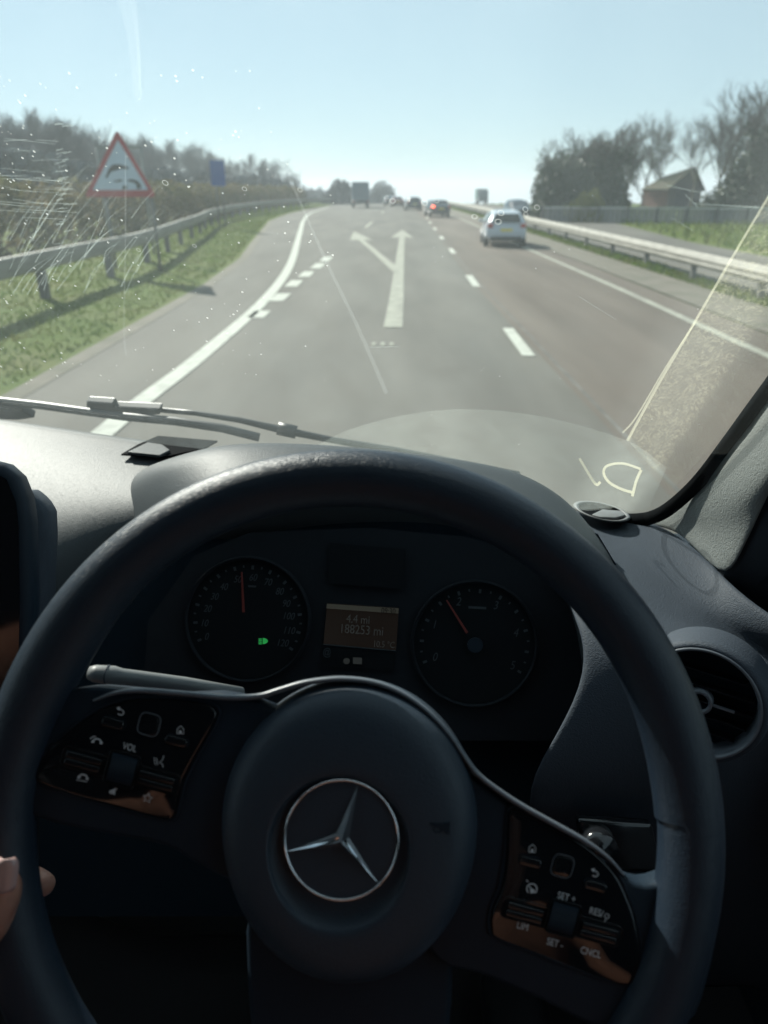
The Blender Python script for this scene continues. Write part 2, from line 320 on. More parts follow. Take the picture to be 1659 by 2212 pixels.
line('road_marking', cr([(5.95, -10, 0), (6.0, 11, 0), (6.1, 18.7, 0), (6.13, 27.6, 0), (6.2, 40, 0), (6.4, 60, 0), (6.8, 100, 0), (8, 180, 0)], 5), 0.20, M['paint_worn'])
for (x0, y0, x1, y1) in ((2.26, 11.1, 2.31, 13.5), (2.46, 19.6, 2.53, 22.3), (2.78, 30, 2.86, 32.6), (2.98, 38.5, 3.05, 41), (3.2, 47.3, 3.27, 50), (3.42, 56, 3.5, 59), (3.65, 65, 3.72, 68), (2.2, 1.0, 2.2, 3.5)):
    line('road_marking', [(x0, y0), (x1, y1)], 0.20, M['paint'])
for (px, py, hx) in ((560, 680, 17), (605, 643, 18), (635, 613, 15), (662, 593, 13), (687, 575, 12), (705, 560, 11)):
    a = G(px - hx * 0.5, py + hx * 0.45); c = G(px + hx * 0.5, py - hx * 0.45); line('road_marking', [a, c], 0.34, M['paint'])
line('road_marking', [(-1.2, 50), (-0.05, 86)], 0.22, M['paint_worn'])
# two-way arrow on the lane
line('arrow_marking', [(0.17, 13.6), (0.30, 17.5), (0.42, 21.8), (0.95, 40)], [0.36, 0.34, 0.32, 0.28], M['paint_worn'])
line('arrow_marking', [(0.95, 40), (1.12, 47)], [1.15, 0.05], M['paint_worn'], lift=0.013)
line('arrow_marking', [(0.42, 23.4), (-0.4, 31.2), (-1.22, 38.6)], [0.32, 0.26, 0.26], M['paint_worn'], lift=0.016)
line('arrow_marking', [(-1.15, 38), (-1.75, 45)], [1.1, 0.1], M['paint_worn'], lift=0.013)
for dx in (-0.15, 0.0, 0.15): line('road_marking', [(-0.02 + dx, 11.9), (-0.02 + dx, 12.15)], 0.07, M['paint_worn'])

M['tar'] = mat('tar_seam', (0.07, 0.066, 0.058), 0.85, mix=((0.115, 0.107, 0.094), 2, 0.4, 0.6, 6))
line('tar_seam', [(2.5 , -5), (2.62, 20), (3.3, 60)], 0.05, M['tar'], lift=.009)
# grass blades near the verge (one mass)
b = MB(); rnd = random.Random(3)
def blades(x0f, x1f, y0, y1, n, h):
    for _ in range(n):
        y = y0 + (y1 - y0) * rnd.random() ** 1.6; x = x0f(y) + (x1f(y) - x0f(y)) * rnd.random()
        le = lerp(LEDGE, y); z = gz(y) + (0 if x > 0 else (0.05 * min(1, max(0, (le - x) / 0.8)) + 0.15 * min(1, max(0, (le - x - 0.8) / 1.6)) + 0.1 * min(1, max(0, (le - x - 2.4) / 5.6))))
        hh = h * (0.5 + rnd.random()) * (0.6 + 0.8 * noise.noise(Vector((x * 0.7, y * 0.5, 0))) ** 2 + 0.3); a = rnd.random() * 6.28; s = 0.02 + y * 0.0012
        lx, ly = rnd.uniform(-.5, .5) * hh, rnd.uniform(-.5, .5) * hh
        b.add([(x - math.cos(a) * s, y - math.sin(a) * s, z - 0.01), (x + math.cos(a) * s, y + math.sin(a) * s, z - 0.01), (x + lx, y + ly, z + hh)], [(0, 1, 2)])
blades(lambda y: lerp(LEDGE, y) - 7, lambda y: lerp(LEDGE, y) - 0.35, 6, 110, 34000, 0.05)
blades(lambda y: lerp(REDGE, y) + 1.45, lambda y: lerp(REDGE, y) + 2.3, 10, 120, 6000, 0.12)
blades(lambda y: lerp([(-60, 14.5), (35, 14.8), (60, 17.6), (120, 19.8)], y), lambda y: 40 + y * 0.4, 16, 110, 16000, 0.3)
g = b.build('grass', M['blade'], smooth=False); tag(g, kind='stuff')

# ------------------------------------------------------------------ TREES
def bare_tree(seed, h=10.0, spread=0.5, depth=6, r0=0.22, low=0.25, twig_r=0.012, ivy=0, upright=0.5):
    rn = random.Random(seed); tr = MB(); tw = MB(); leaves = MB(); iv = []
    def grow(p, d, L, r, k):
        n = 3 if k < 3 else 2; pts = [p]; q = p.copy(); dd = d.copy()
        for i in range(n):
            dd = (dd + Vector((rn.uniform(-1, 1), rn.uniform(-1, 1), rn.uniform(-.3, .6))) * 0.16).normalized(); q = q + dd * L / n; pts.append(q.copy())
        r1 = r * 0.62; rs = [r + (r1 - r) * i / n for i in range(n + 1)]
        (tr if k < 2 else tw).tube(pts, rs, 6 if k < 2 else 3, cap=False)
        if k <= 3: iv.extend((a, rr) for a, rr in zip(pts, rs))
        if k >= depth: return
        m = (4 if k == 0 else 3) + (1 if rn.random() < .4 else 0)
        for j in range(m):
            a = rn.random() * 6.28; o = Vector((math.cos(a), math.sin(a), 0)); sp = spread * rn.uniform(.6, 1.4)
            nd = (dd + o * sp + Vector((0, 0, 0.12 * upright))).normalized()
            st = pts[-1] if j < 2 or k == 0 and j < 3 else pts[-2 if rn.random() < .7 else 1]
            grow(st, nd, L * rn.uniform(.58, .82), max(r1 * rn.uniform(.6, .95), twig_r), k + 1)
    grow(Vector((0, 0, -0.2)), Vector((rn.uniform(-.05, .05), rn.uniform(-.05, .05), 1)).normalized(), h * low, r0, 0)
    top = max(v.z for v in tw.v); s = h / top
    for bb in (tr, tw): bb.v = [v * s for v in bb.v]
    if ivy:
        for _ in range(ivy):
            a, rr = rn.choice(iv); a = a * s
            if a.z > h * 0.72: continue
            c = a + Vector((rn.gauss(0, 1), rn.gauss(0, 1), rn.gauss(0, 1))) * (0.28 + rr); u = Vector((rn.gauss(0, 1), rn.gauss(0, 1), rn.gauss(0, 1))).normalized(); v = u.orthogonal().normalized() * rn.uniform(.06, .13)
            u = u.cross(v).normalized() * rn.uniform(.06, .13); leaves.add([c - u, c + v, c + u, c - v], [(0, 1, 2, 3)])
    return tr, tw, leaves
def tree_proto(name, seed, twm='twig', **k):
    tr, tw, lv = bare_tree(seed, **k); root = empty(name); tr.build('trunk', M['bark'], root, world=False); tw.build('crown', M[twm], root, world=False)
    if lv.v: lv.build('ivy', M['ivy'], root, world=False, smooth=False)
    return root
used = set()
def put(proto, x, y, h, h0, label, cat, group=None, rz=None):
    o = proto if proto not in used else copy_tree(proto); used.add(proto)
    s = h / h0; o.location = (x, y, gz(y) + (0.1 if x < 0 else 0)); o.scale = (s * random.uniform(.9, 1.15), s * random.uniform(.9, 1.15), s); o.rotation_euler = (0, 0, random.random() * 6.28 if rz is None else rz)
    tag(o, label, cat, group); return o
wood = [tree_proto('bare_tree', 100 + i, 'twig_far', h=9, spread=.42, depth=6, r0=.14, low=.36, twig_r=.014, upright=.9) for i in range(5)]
def topz(px, py, y):      # height of the sight line at distance y
    r = ray(px, py); return CAMZ + r.z / r.y * y
LT = [(-160, 250, 60), (0, 248, 62), (60, 236, 64), (140, 240, 68), (185, 262, 75), (260, 292, 85), (330, 295, 92), (400, 300, 105), (440, 322, 112), (520, 330, 130), (580, 338, 150), (640, 365, 180), (700, 402, 230)]
def lt(px, k): return lerp([(a[0], a[k]) for a in LT], px)
rn = random.Random(21)
for i in range(80):
    px = -170 + 870 * (i / 79) + rn.uniform(-8, 8); Y = lt(px, 2) * rn.uniform(.92, 1.25); py = lt(px, 1) + rn.uniform(-4, 34)
    x = (px - CX) / F * (Y * math.cos(PH)) ; h = max(3, topz(px, py, Y) - gz(Y) + 0.3)
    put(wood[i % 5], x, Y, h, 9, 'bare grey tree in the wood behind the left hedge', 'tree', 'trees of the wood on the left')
# brushwood understorey of the left wood
def clump_mass(name, mt, samples, n, size, seed):
    bb = MB(); r_ = random.Random(seed)
    for _ in range(n):
        c = samples(r_)
        if c is None: continue
        u = Vector((r_.gauss(0, 1), r_.gauss(0, 1), r_.gauss(0, 1.0))).normalized(); v = u.orthogonal().normalized(); w_ = u.cross(v); s = size * r_.uniform(.5, 1.3)
        bb.add([c - v * s, c + w_ * s * .6, c + v * s, c - w_ * s * .6], [(0, 1, 2, 3)])
    return bb.build(name, mt, smooth=False)
def brush_s(r_):
    px = r_.uniform(-260, 740); Y = lt(px, 2) * r_.uniform(.80, 1.1); x = (px - CX) / F * Y * math.cos(PH)
    top = topz(px, lerp([(0, 290), (200, 330), (300, 345), (560, 358), (640, 388), (740, 425)], px) + 26 + 22 * noise.noise(Vector((px * .02, Y * .05, 0))), Y); z0 = gz(Y)
    return Vector((x, Y, z0 + (top - z0) * (1 - r_.random() ** 1.5 * 1.0)))
tag(clump_mass('brushwood', M['brush'], brush_s, 42000, 0.42, 5), kind='stuff')
# hedge behind the barrier
def hedge(name, path, h, wd, mt, n, size, seed, label, cat='hedge'):
    pts = [Vector((p[0], p[1], 0)) for p in path]
    L = [0]
    for a, c in zip(pts, pts[1:]): L.append(L[-1] + (c - a).length)
    def s(r_):
        t = r_.random() * L[-1]; k = max(i for i in range(len(pts) - 1) if L[i] <= t); a, c = pts[k], pts[k + 1]; u = (t - L[k]) / (L[k + 1] - L[k]); p = a.lerp(c, u); nrm = Vector((-(c - a).y, (c - a).x, 0)).normalized()
        hh = (h if not isinstance(h, list) else lerp(h, t)) * (1 + .22 * noise.noise(Vector((p.x * .45, p.y * .45, seed)))); an = r_.random() * math.pi; rr = .55 + .5 * r_.random() ** .5
        q = p + nrm * math.cos(an) * wd * rr; return Vector((q.x, q.y, gz(q.y) + 0.2 + hh * math.sin(an) * rr))
    o = clump_mass(name, mt, s, n, size, seed); tag(o, label, cat); return o
hedge('hedge', [(-15.5, 6), (-13.2, 14), (-12.8, 24), (-12.9, 34), (-13.6, 48), (-15.0, 70), (-15.5, 95), (-14.5, 125), (-17, 160)], 2.35, 1.3, M['hedge'], 38000, 0.15, 8, 'brown green hedge running behind the left crash barrier')

# right-hand trees
RTR = [  # px, top py, Y, seed, ivy, spread, label
    (1205, 300, 62, 1, 2600, .40, 'ivy covered tree at the left end of the right-hand clump'),
    (1232, 272, 66, 2, 1500, .42, 'forked bare tree with ivy low on its trunk above the yellow bush'),
    (1290, 262, 64, 3, 2400, .42, 'dark ivy grown tree in the middle of the clump left of the barn'),
    (1322, 268, 68, 4, 1500, .45, 'bare spreading tree between the dark ivy tree and the barn'),
    (1262, 285, 74, 12, 900, .42, 'slender bare tree behind the yellow bush'),
    (1352, 292, 78, 13, 700, .42, 'low bare tree just left of the sky gap beside the barn'),
    (1575, 235, 84, 14, 600, .42, 'bare tree behind the right end of the barn'),
    (1640, 185, 74, 15, 900, .42, 'bare tree rising behind the dark ivy tree at the right edge'),
    (1392, 232, 106, 5, 500, .34, 'tall slim bare tree rising just left of the barn roof'),
    (1425, 262, 110, 6, 150, .34, 'thin bare tree behind the left end of the barn roof'),
    (1500, 240, 92, 7, 0, .40, 'pale trunked bare tree behind the barn ridge'),
    (1548, 172, 72, 8, 0, .36, 'tallest bare tree with a leaning pale trunk right of the barn'),
    (1600, 190, 66, 9, 700, .42, 'bare tree with bent limbs between the tallest tree and the dark ivy tree'),
    (1655, 165, 60, 10, 3600, .42, 'dark ivy smothered tree at the right edge behind the fence'),
    (1720, 150, 60, 11, 3600, .42, 'dense dark tree beyond the windscreen pillar')]
for (px, py, Y, sd_, iv_, sp, lab) in RTR:
    h = topz(px, py, Y) - gz(Y); pr = tree_proto('bare_tree', 300 + sd_, 'twig', h=h, spread=sp * 1.15, depth=5 if sd_ < 5 else 6, r0=.19, low=.24 if iv_ else .36, twig_r=.011, ivy=int(iv_ * 1.1), upright=.7)
    put(pr, (px - CX) / F * (Y * math.cos(PH)), Y, h, h, lab, 'tree')
def bush(name, px, Y, wd, h, mt, n, size, seed, label, cat='bush'):
    x = (px - CX) / F * (Y * math.cos(PH)); z0 = gz(Y)
    def s(r_):
        a = r_.random() * 6.28; e = math.asin(r_.random()); rr = (.55 + .5 * r_.random()) * (1 + .25 * noise.noise(Vector((a * 1.2, e * 2, seed))))
        return Vector((x + math.cos(a) * math.cos(e) * wd / 2 * rr, Y + math.sin(a) * math.cos(e) * wd / 2.4 * rr, z0 + math.sin(e) * h * rr))
    tag(clump_mass(name, mt, s, n, size, seed), label, cat)
bush('bush', 1213, 63, 5.0, 4.6, M['ivy'], 9000, .16, 31, 'big rounded dark bush at the left end of the right-hand trees')
bush('bush', 1290, 64, 5.4, 4.4, M['ivy'], 9000, .16, 32, 'dark bush under the ivy tree left of the barn')
bush('bush', 1620, 62, 5.5, 4.6, M['ivy'], 9000, .16, 33, 'dark bush right of the barn behind the fence')
bush('bush', 1275, 58.5, 3.2, 2.1, M['gorse'], 3500, .10, 34, 'low yellow green bush standing behind the fence')
bush('bush', 1560, 60, 3.6, 2.1, M['ivy'], 4000, .12, 35, 'low dark scrub at the foot of the barn gable')
# far skyline
def sky_s(r_):
    x = r_.uniform(-90, 170); Y = 330 + r_.uniform(-20, 60); z0 = gz(Y)
    px = CX + F * x / (Y * math.cos(PH)); py = lerp([(300, 420), (740, 412), (800, 428), (860, 436), (900, 441), (1000, 446), (1160, 448), (1500, 440)], px) + 5 * noise.noise(Vector((x * .13, 0, 0))) + 3 * noise.noise(Vector((x * .5, 0, 2)))
    return Vector((x, Y, z0 + max(0.5, topz(px, py, Y) - z0) * (1 - r_.random() ** 2)))
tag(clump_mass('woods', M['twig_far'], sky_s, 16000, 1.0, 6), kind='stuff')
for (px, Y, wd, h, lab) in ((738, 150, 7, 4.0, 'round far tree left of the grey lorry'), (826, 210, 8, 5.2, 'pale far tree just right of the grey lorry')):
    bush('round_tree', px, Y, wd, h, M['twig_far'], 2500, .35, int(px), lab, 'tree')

# ------------------------------------------------------------------ BARRIERS
def barrier_beam(bb, path, zc, hgt, side, depth=0.08, box=False):
    # W-shaped rail swept along a path, offset sideways
    prof = [(0, .5), (.13, .5), (.135, .42), (.12, .12), (.12, -.42), (.10, -.5), (0, -.5)] if box else [(0, .5), (depth * .45, .40), (depth, .30), (depth, .14), (depth * .35, 0.0), (depth, -.14), (depth, -.30), (depth * .45, -.40), (0, -.5), (-.02, -.5), (-.02, .5)]
    rows = []
    for i, (x, y, z) in enumerate(path):
        a = Vector(path[max(0, i - 1)]); c = Vector(path[min(len(path) - 1, i + 1)]); t = (c - a).normalized(); s = Vector((t.y, -t.x, 0)).normalized() * side
        rows.append([Vector((x, y, z + zc + v * hgt)) + s * u for u, v in prof])
    bb.loft(rows, close=True)
LB = [(-7.6, 3), (-7.35, 9), (-7.25, 13), (-7.31, 17.76), (-7.29, 21.5), (-7.8, 26.9), (-8.5, 32.1), (-9.5, 39.7), (-10.5, 46.2), (-11.6, 58), (-11.9, 72), (-11.3, 92), (-9.9, 118), (-10, 150)]
lb = cr([(x, y, 0) for x, y in LB], 6); lb = [(p.x, p.y, gz(p.y) + 0.22) for p in lb]
br = empty('crash_barrier', (-7.3, 17, 0.2)); tag(br, 'grey steel crash barrier curving along the left grass verge', 'crash barrier')
b = MB(); barrier_beam(b, [(x, y, z) for x, y, z in lb], 0.78, 0.36, 1, box=True); b.build('rail', M['galv'], br)
acc = 0; nxt = 1.0; cnt = 0
for a, c in zip(lb, lb[1:]):
    a, c = Vector(a), Vector(c); L = (c - a).length
    while acc + L >= nxt and cnt < 40:
        p = a.lerp(c, (nxt - acc) / L); q = MB(); ang = math.atan2((c - a).y, (c - a).x)
        q.box((p.x - .07, p.y, p.z + .33), (.20, .16, .98), Matrix.Rotation(ang, 3, 'Z')); q.build('post', M['galvdark'], br, smooth=False); cnt += 1; nxt += 4.0
    acc += L
RB = [(9.0, -4), (8.9, 6), (8.82, 14), (8.85, 21), (8.9, 29), (8.98, 37), (9.05, 50), (9.2, 70), (9.6, 100), (10.6, 150), (12, 220)]
rb = cr([(x, y, 0) for x, y in RB], 4); rb = [(p.x, p.y, gz(p.y)) for p in rb]
br = empty('crash_barrier', (8.85, 21, 0)); tag(br, 'double sided crash barrier on the central reservation to the right', 'crash barrier')
for sd_ in (-1, 1):
    b = MB(); barrier_beam(b, [(x + .17 * sd_, y, z) for x, y, z in rb], 0.56, 0.31, sd_); b.build('rail', M['galv'], br)
for k in range(36):
    y = 9.2 + 4.05 * k; x = lerp([(q[1], q[0]) for q in rb], y); q = MB(); q.box((x, y, gz(y) + .28), (.11, .15, .7)); q.build('post', M['galvdark'], br, smooth=False)

# ------------------------------------------------------------------ FENCE, BARN, SIGNS
fc = empty('boundary_fence', (20, 57, 0)); tag(fc, 'long grey boarded fence with a pale top rail below the right-hand trees', 'fence')
fx = [(11.9, 58.5), (16, 57.5), (22, 56), (30, 54.5), (42, 53)]
b = MB(); b2 = MB(); r_ = random.Random(4)
for (x0, y0), (x1, y1) in zip(fx, fx[1:]):
    n = int((x1 - x0) / .32)
    for i in range(n):
        u = (i + .5) / n; x = x0 + (x1 - x0) * u; y = y0 + (y1 - y0) * u
        b.box((x, y + .02 * (i % 2), .42 + r_.uniform(-.03, .02)), (.29, .035, 1.12))
b.build('boards', M['fence'], fc, smooth=False)
b = MB()
for (x0, y0), (x1, y1) in zip(fx, fx[1:]):
    m_ = Vector(((x0 + x1) / 2, (y0 + y1) / 2 - .04, 1.02)); L = math.hypot(x1 - x0, y1 - y0); b.box(m_, (L, .09, .13), Matrix.Rotation(math.atan2(y1 - y0, x1 - x0), 3, 'Z'))
b.build('top_rail', M['fencerail'], fc, smooth=False)
for k in range(16):
    x = 12 + 2.0 * k; y = lerp(fx, x) - .1; q = MB(); q.box((x, y, .5), (.12, .12, 1.15)); q.build('post', M['galvdark'], fc, smooth=False)
Y = 100; xm = lambda px: (px - CX) / F * Y * math.cos(PH)
bx0, bx1 = xm(1447), xm(1524); zg = gz(Y); ze = topz(1450, 409, Y); zp = topz(1496, 364, Y); ridgex = xm(1496)
sx, sy = -2.1, 4.0    # the long side runs back and to the left
ba = empty('barn', (bx0, Y, zg)); tag(ba, 'old barn with a mossy gabled roof and brick side among the right-hand trees', 'barn')
A, B_, Cc, D = Vector((bx0, Y, zg)), Vector((bx1, Y + 1, zg)), Vector((bx0 + sx, Y + sy, zg)), Vector((bx1 + sx, Y + 1 + sy, zg))
up = Vector((0, 0, 1)); he = ze - zg; hp = zp - zg; Rf = Vector((ridgex, Y + .6, zg)) + up * hp; Rb = Vector((37.1, Y + 4.6, topz(1432, 387, 104)))
mesh('gable_wall', [A, B_, B_ + up * (he - .1), Rf, A + up * he, A + Vector((.0, .25, 0)), B_ + Vector((0, .25, 0)), B_ + Vector((0, .25, he - .1)), Rf + Vector((0, .25, 0)), A + Vector((0, .25, he))], [(0, 1, 2, 3, 4), (9, 8, 7, 6, 5), (0, 4, 9, 5), (1, 6, 7, 2)], M['barnwood'], ba, smooth=False)
mesh('side_wall', [A + Vector((-.01, .3, 0)), Cc, Cc + up * he, A + Vector((-.01, .3, he)), A + Vector((.3, .4, 0)), Cc + Vector((.3, 0, 0)), Cc + Vector((.3, 0, he)), A + Vector((.3, .4, he))], [(0, 1, 2, 3), (7, 6, 5, 4), (0, 3, 7, 4), (1, 5, 6, 2)], M['brick'], ba, smooth=False)
mesh('rear_wall', [D, Cc, Cc + up * he, Rb, D + up * he], [(0, 1, 2, 3, 4)], M['barnwood'], ba, smooth=False, solid=.2)
o1 = (A - B_).normalized() * .35 + Vector((0, -.35, -.15)); o2 = (B_ - A).normalized() * .35 + Vector((0, -.35, -.15)); bk = Vector((sx, sy, 0))
mesh('roof', [A + up * he + o1, Rf + up * .1 + Vector((0, -.35, 0)), Rb + up * .1, Cc + up * he + o1, B_ + up * (he - .1) + o2, D + up * (he - .1) + o2], [(0, 1, 2, 3), (1, 4, 5, 2)], M['rooftile'], ba, smooth=False, solid=.18, off=1)
q = MB(); q.box((bx0 + 1.6, Y - .05, zg + 1.1), (1.5, .08, 2.2)); q.build('door', M['signblack'], ba, smooth=False)

def flat(name, pts, mt, parent, y, th, smooth=False):   # polygon in the x-z plane, thick along y
    q = MB(); q.prism([(p[0], y, p[1]) for p in pts], (0, th, 0), 1); return q.build(name, mt, parent, smooth=smooth)
def rounded(pts, r, n=5):
    out = []; m = len(pts)
    for i in range(m):
        p = Vector(pts[i]).to_2d() if len(pts[i]) == 3 else Vector(pts[i]); a = Vector(pts[i - 1]) - p; c = Vector(pts[(i + 1) % m]) - p
        a = a.normalized(); c = c.normalized(); rr = min(r, (Vector(pts[i - 1]) - p).length * .45, (Vector(pts[(i + 1) % m]) - p).length * .45)
        s, e = p + a * rr, p + c * rr
        for k in range(n + 1):
            t = k / n; out.append((s * (1 - t) ** 2 + p * 2 * t * (1 - t) + e * t * t))
    return out
# warning triangle
Ys = 22.0; dS = Ys * math.cos(PH) + 0.0
def sg(px, py, Y_): return Vector(((px - CX) / F * (Y_ * math.cos(PH) - (topz(px, py, Y_) - CAMZ) * math.sin(PH)), topz(px, py, Y_)))
def ws(cx_, cy_): return sg((300 + cx_ * .217) / 1.8517, (480 + cy_ * .217) / 1.8517, Ys)      # from a close-up of the sign
base = sg(260, 420, Ys)
ts = empty('warning_sign', (base.x, Ys, gz(Ys))); tag(ts, 'red bordered white triangular warning sign on posts behind the left barrier', 'road sign')
tri = [ws(170, 1420), ws(1500, 1420), ws(770, 170)]
flat('sign_plate', rounded(tri, .14), M['signred'], ts, Ys, .02)
cen = (tri[0] + tri[1] + tri[2]) / 3
inner = [ws(330, 1290), ws(1350, 1290), ws(790, 370)]
flat('sign_face', rounded(inner, .03), M['signwhite'], ts, Ys - .004, .003)
arc = [(560, 1060), (600, 960), (630, 880), (700, 820), (820, 815), (940, 850), (1010, 880), (960, 910), (860, 900), (760, 930), (660, 960), (620, 1030), (590, 1075)]
flat('pictogram', [ws(*p) for p in arc], M['signblack'], ts, Ys - .008, .003)
arc = [(960, 1100), (1060, 1090), (1160, 1120), (1220, 1200), (1215, 1270), (1130, 1270), (1140, 1200), (1080, 1150), (990, 1140)]
flat('pictogram', [ws(*p) for p in arc], M['signblack'], ts, Ys - .008, .003)
flat('pictogram', [ws(*p) for p in ((700, 1120), (860, 1090), (880, 1130), (740, 1150))], M['signblack'], ts, Ys - .008, .003)
flat('pictogram', [ws(*p) for p in ((880, 1210), (960, 1210), (960, 1275), (870, 1275))], M['signblack'], ts, Ys - .008, .003)
for px in (222, 322):
    p = sg(px, 400, Ys); q = MB(); q.tube([(p.x, Ys + .09, gz(Ys)), (p.x, Ys + .09, p.y)], .045, 10); q.build('post', M['galvdark'], ts)
q = MB(); a, c = sg(206, 402, Ys), sg(322, 402, Ys); q.box(((a.x + c.x) / 2, Ys + .05, a.y), (c.x - a.x, .04, .08)); q.build('bracket', M['galvdark'], ts, smooth=False)
# back of a framed board behind it
Yb = 27; fb = empty('sign_frame', (sg(255, 400, Yb).x, Yb, gz(Yb))); tag(fb, 'thin grey rectangular sign frame standing behind the warning triangle', 'sign frame')
for px in (208, 304):
    p = sg(px, 318, Yb); q = MB(); q.tube([(p.x, Yb, gz(Yb)), (p.x, Yb, p.y)], .05, 8); q.build('post', M['signgrey'], fb)
a, c = sg(206, 318, Yb), sg(306, 318, Yb); q = MB(); q.box(((a.x + c.x) / 2, Yb, a.y), (c.x - a.x, .06, .09)); q.build('crossbar', M['signgrey'], fb, smooth=False)
# blue sign
Yu = 47; a = sg(452, 346, Yu); c = sg(488, 402, Yu); bs = empty('blue_sign', ((a.x + c.x) / 2, Yu, gz(Yu))); tag(bs, 'plain blue rectangular road sign above the left hedge', 'road sign')
flat('sign_plate', rounded([(a.x, c.y), (c.x, c.y), (c.x, a.y), (a.x, a.y)], .06), M['signblue'], bs, Yu, .03)
for x in (a.x + .25, c.x - .25): q = MB(); q.tube([(x, Yu + .08, gz(Yu)), (x, Yu + .08, a.y - .1)], .05, 8); q.build('post', M['galvdark'], bs)

# ------------------------------------------------------------------ VEHICLES
def car(name, label, x, y, rz, paint, lit=False, kind='hatch', group='traffic ahead on the carriageway', cat='car'):
    root = empty(name, (x, y, gz(y)), rz); tag(root, label, cat, group)
    if kind == 'hatch':
        st = [(-2.02, .42, .62, .66, .70, .70), (-1.98, .30, .98, 1.02, .84, .62), (-1.80, .26, .98, 1.30, .88, .60), (-1.45, .26, .97, 1.46, .89, .60), (-.6, .26, .95, 1.50, .89, .62), (.2, .26, .93, 1.46, .89, .60), (.75, .26, .92, 1.20, .88, .64), (1.1, .26, .90, .95, .87, .74), (1.7, .26, .82, .84, .84, .60), (2.0, .34, .60, .62, .70, .45)]
    else:
        st = [(-2.25, .42, .66, .70, .72, .70), (-2.20, .30, .98, 1.00, .84, .70), (-1.6, .26, .99, 1.04, .88, .72), (-1.1, .26, .96, 1.36, .89, .60), (-.5, .26, .95, 1.43, .89, .60), (.2, .26, .93, 1.40, .89, .58), (.85, .26, .91, 1.14, .88, .64), (1.2, .26, .90, .93, .87, .74), (1.8, .26, .80, .82, .84, .60), (2.2, .34, .58, .60, .70, .45)]
    rows = []
    for (yy, zb, zt, zr, hw, rw) in st:
        rows.append([Vector(p) for p in ((-hw * .9, yy, zb), (-hw, yy, zb + .15), (-hw * 1.02, yy, (zb + zt) / 2), (-hw * .97, yy, zt), (-(rw + .03), yy, zr - .05), (-rw * .8, yy, zr), (0, yy, zr + .02), (rw * .8, yy, zr), (rw + .03, yy, zr - .05), (hw * .97, yy, zt), (hw * 1.02, yy, (zb + zt) / 2), (hw, yy, zb + .15), (hw * .9, yy, zb), (0, yy, zb))])
    q = MB(); q.loft(rows, close=True); n = 14; q.f.append(tuple(range(n - 1, -1, -1))); q.f.append(tuple(n * (len(rows) - 1) + k for k in range(n)))
    q.build('body', paint, root, world=False, sub=2)
    t = -1.93 if kind == 'hatch' else -1.45
    if kind == 'hatch': rw_ = [(-.60, -1.99, 1.03), (.60, -1.99, 1.03), (.50, -1.80, 1.35), (-.50, -1.80, 1.35)]
    else: rw_ = [(-.60, -1.72, 1.04), (.60, -1.72, 1.04), (.48, -1.18, 1.36), (-.48, -1.18, 1.36)]
    q = MB(); q.prism(rw_, (0, -.05, .02), 1); q.build('rear_window', M['carglass'], root, world=False, smooth=False, bevel=.01)
    for s in (-1, 1):
        pts = [(s * .905, -1.35 if kind == 'hatch' else -1.2, 1.0), (s * .905, .75, .96), (s * .665, .15, 1.39), (s * .665, -1.15 if kind == 'hatch' else -.9, 1.38)]
        q = MB(); q.prism(pts, (s * .02, 0, 0), 1); q.build('side_window', M['carglass'], root, world=False, smooth=False)
        yl = -2.0 if kind == 'hatch' else -2.22
        q = MB(); q.prism([(s * .60, yl, .80), (s * .84, yl + .08, .80), (s * .82, yl + .08, 1.0), (s * .58, yl, .98)], (0, -.05, 0), 1); q.build('tail_light', M['brake'] if lit and s < 0 else M['tail'], root, world=False, smooth=False, bevel=.01)
        q = MB(); q.box((s * .98, .62, 1.0), (.16, .10, .12)); q.build('wing_mirror', paint, root, world=False, bevel=.02)
        for yy in (-1.25, 1.25):
            q = MB(); q.tube([(s * .70, yy, .32), (s * .74, yy, .32), (s * .90, yy, .32), (s * .915, yy, .32)], [.28, .325, .325, .28], 24); wh = q.build('tyre', M['rubber'], root, world=False)
            q = MB(); q.tube([(s * .88, yy, .32), (s * .925, yy, .32)], [.2, .19], 16); rm = q.build('rim', M['alloy'], None); rm.parent = wh
    yl = -2.03 if kind == 'hatch' else -2.26
    q = MB(); q.box((0, yl, .36), (1.35, .10, .20)); q.build('bumper_lower', M['rubber'], root, world=False, bevel=.03)
    q = MB(); q.box((0, yl - .005, .72), (.52, .02, .11)); q.build('number_plate', M['plate'], root, world=False, smooth=False)
    return root
car('white_hatchback', 'pale silver white hatchback in the right lane, the nearest car ahead', 5.45, 35.1, R(-4), M['paint_white'])
car('dark_saloon', 'dark saloon with its left brake light lit beyond the white hatchback', 4.75, 69.5, R(6), M['paint_dark'], lit=True, kind='saloon')
car('dark_hatchback', 'small dark car just left of the saloon with the brake light', 3.4, 92, R(5), M['paint_grey'])
car('dark_saloon', 'tiny dark red car second from the left in the far queue', 1.9, 118, R(5), mat('car_paint_red', (.12, .02, .02), .3, coat=.6), kind='saloon')
car('dark_hatchback', 'tiny dark car farthest ahead in the left lane', 0.9, 128, R(5), M['paint_dark'])
car('oncoming_car', 'dark car on the opposite carriageway right of the white hatchback roof', 11.4, 66, R(183), M['paint_dark'], group='oncoming traffic')
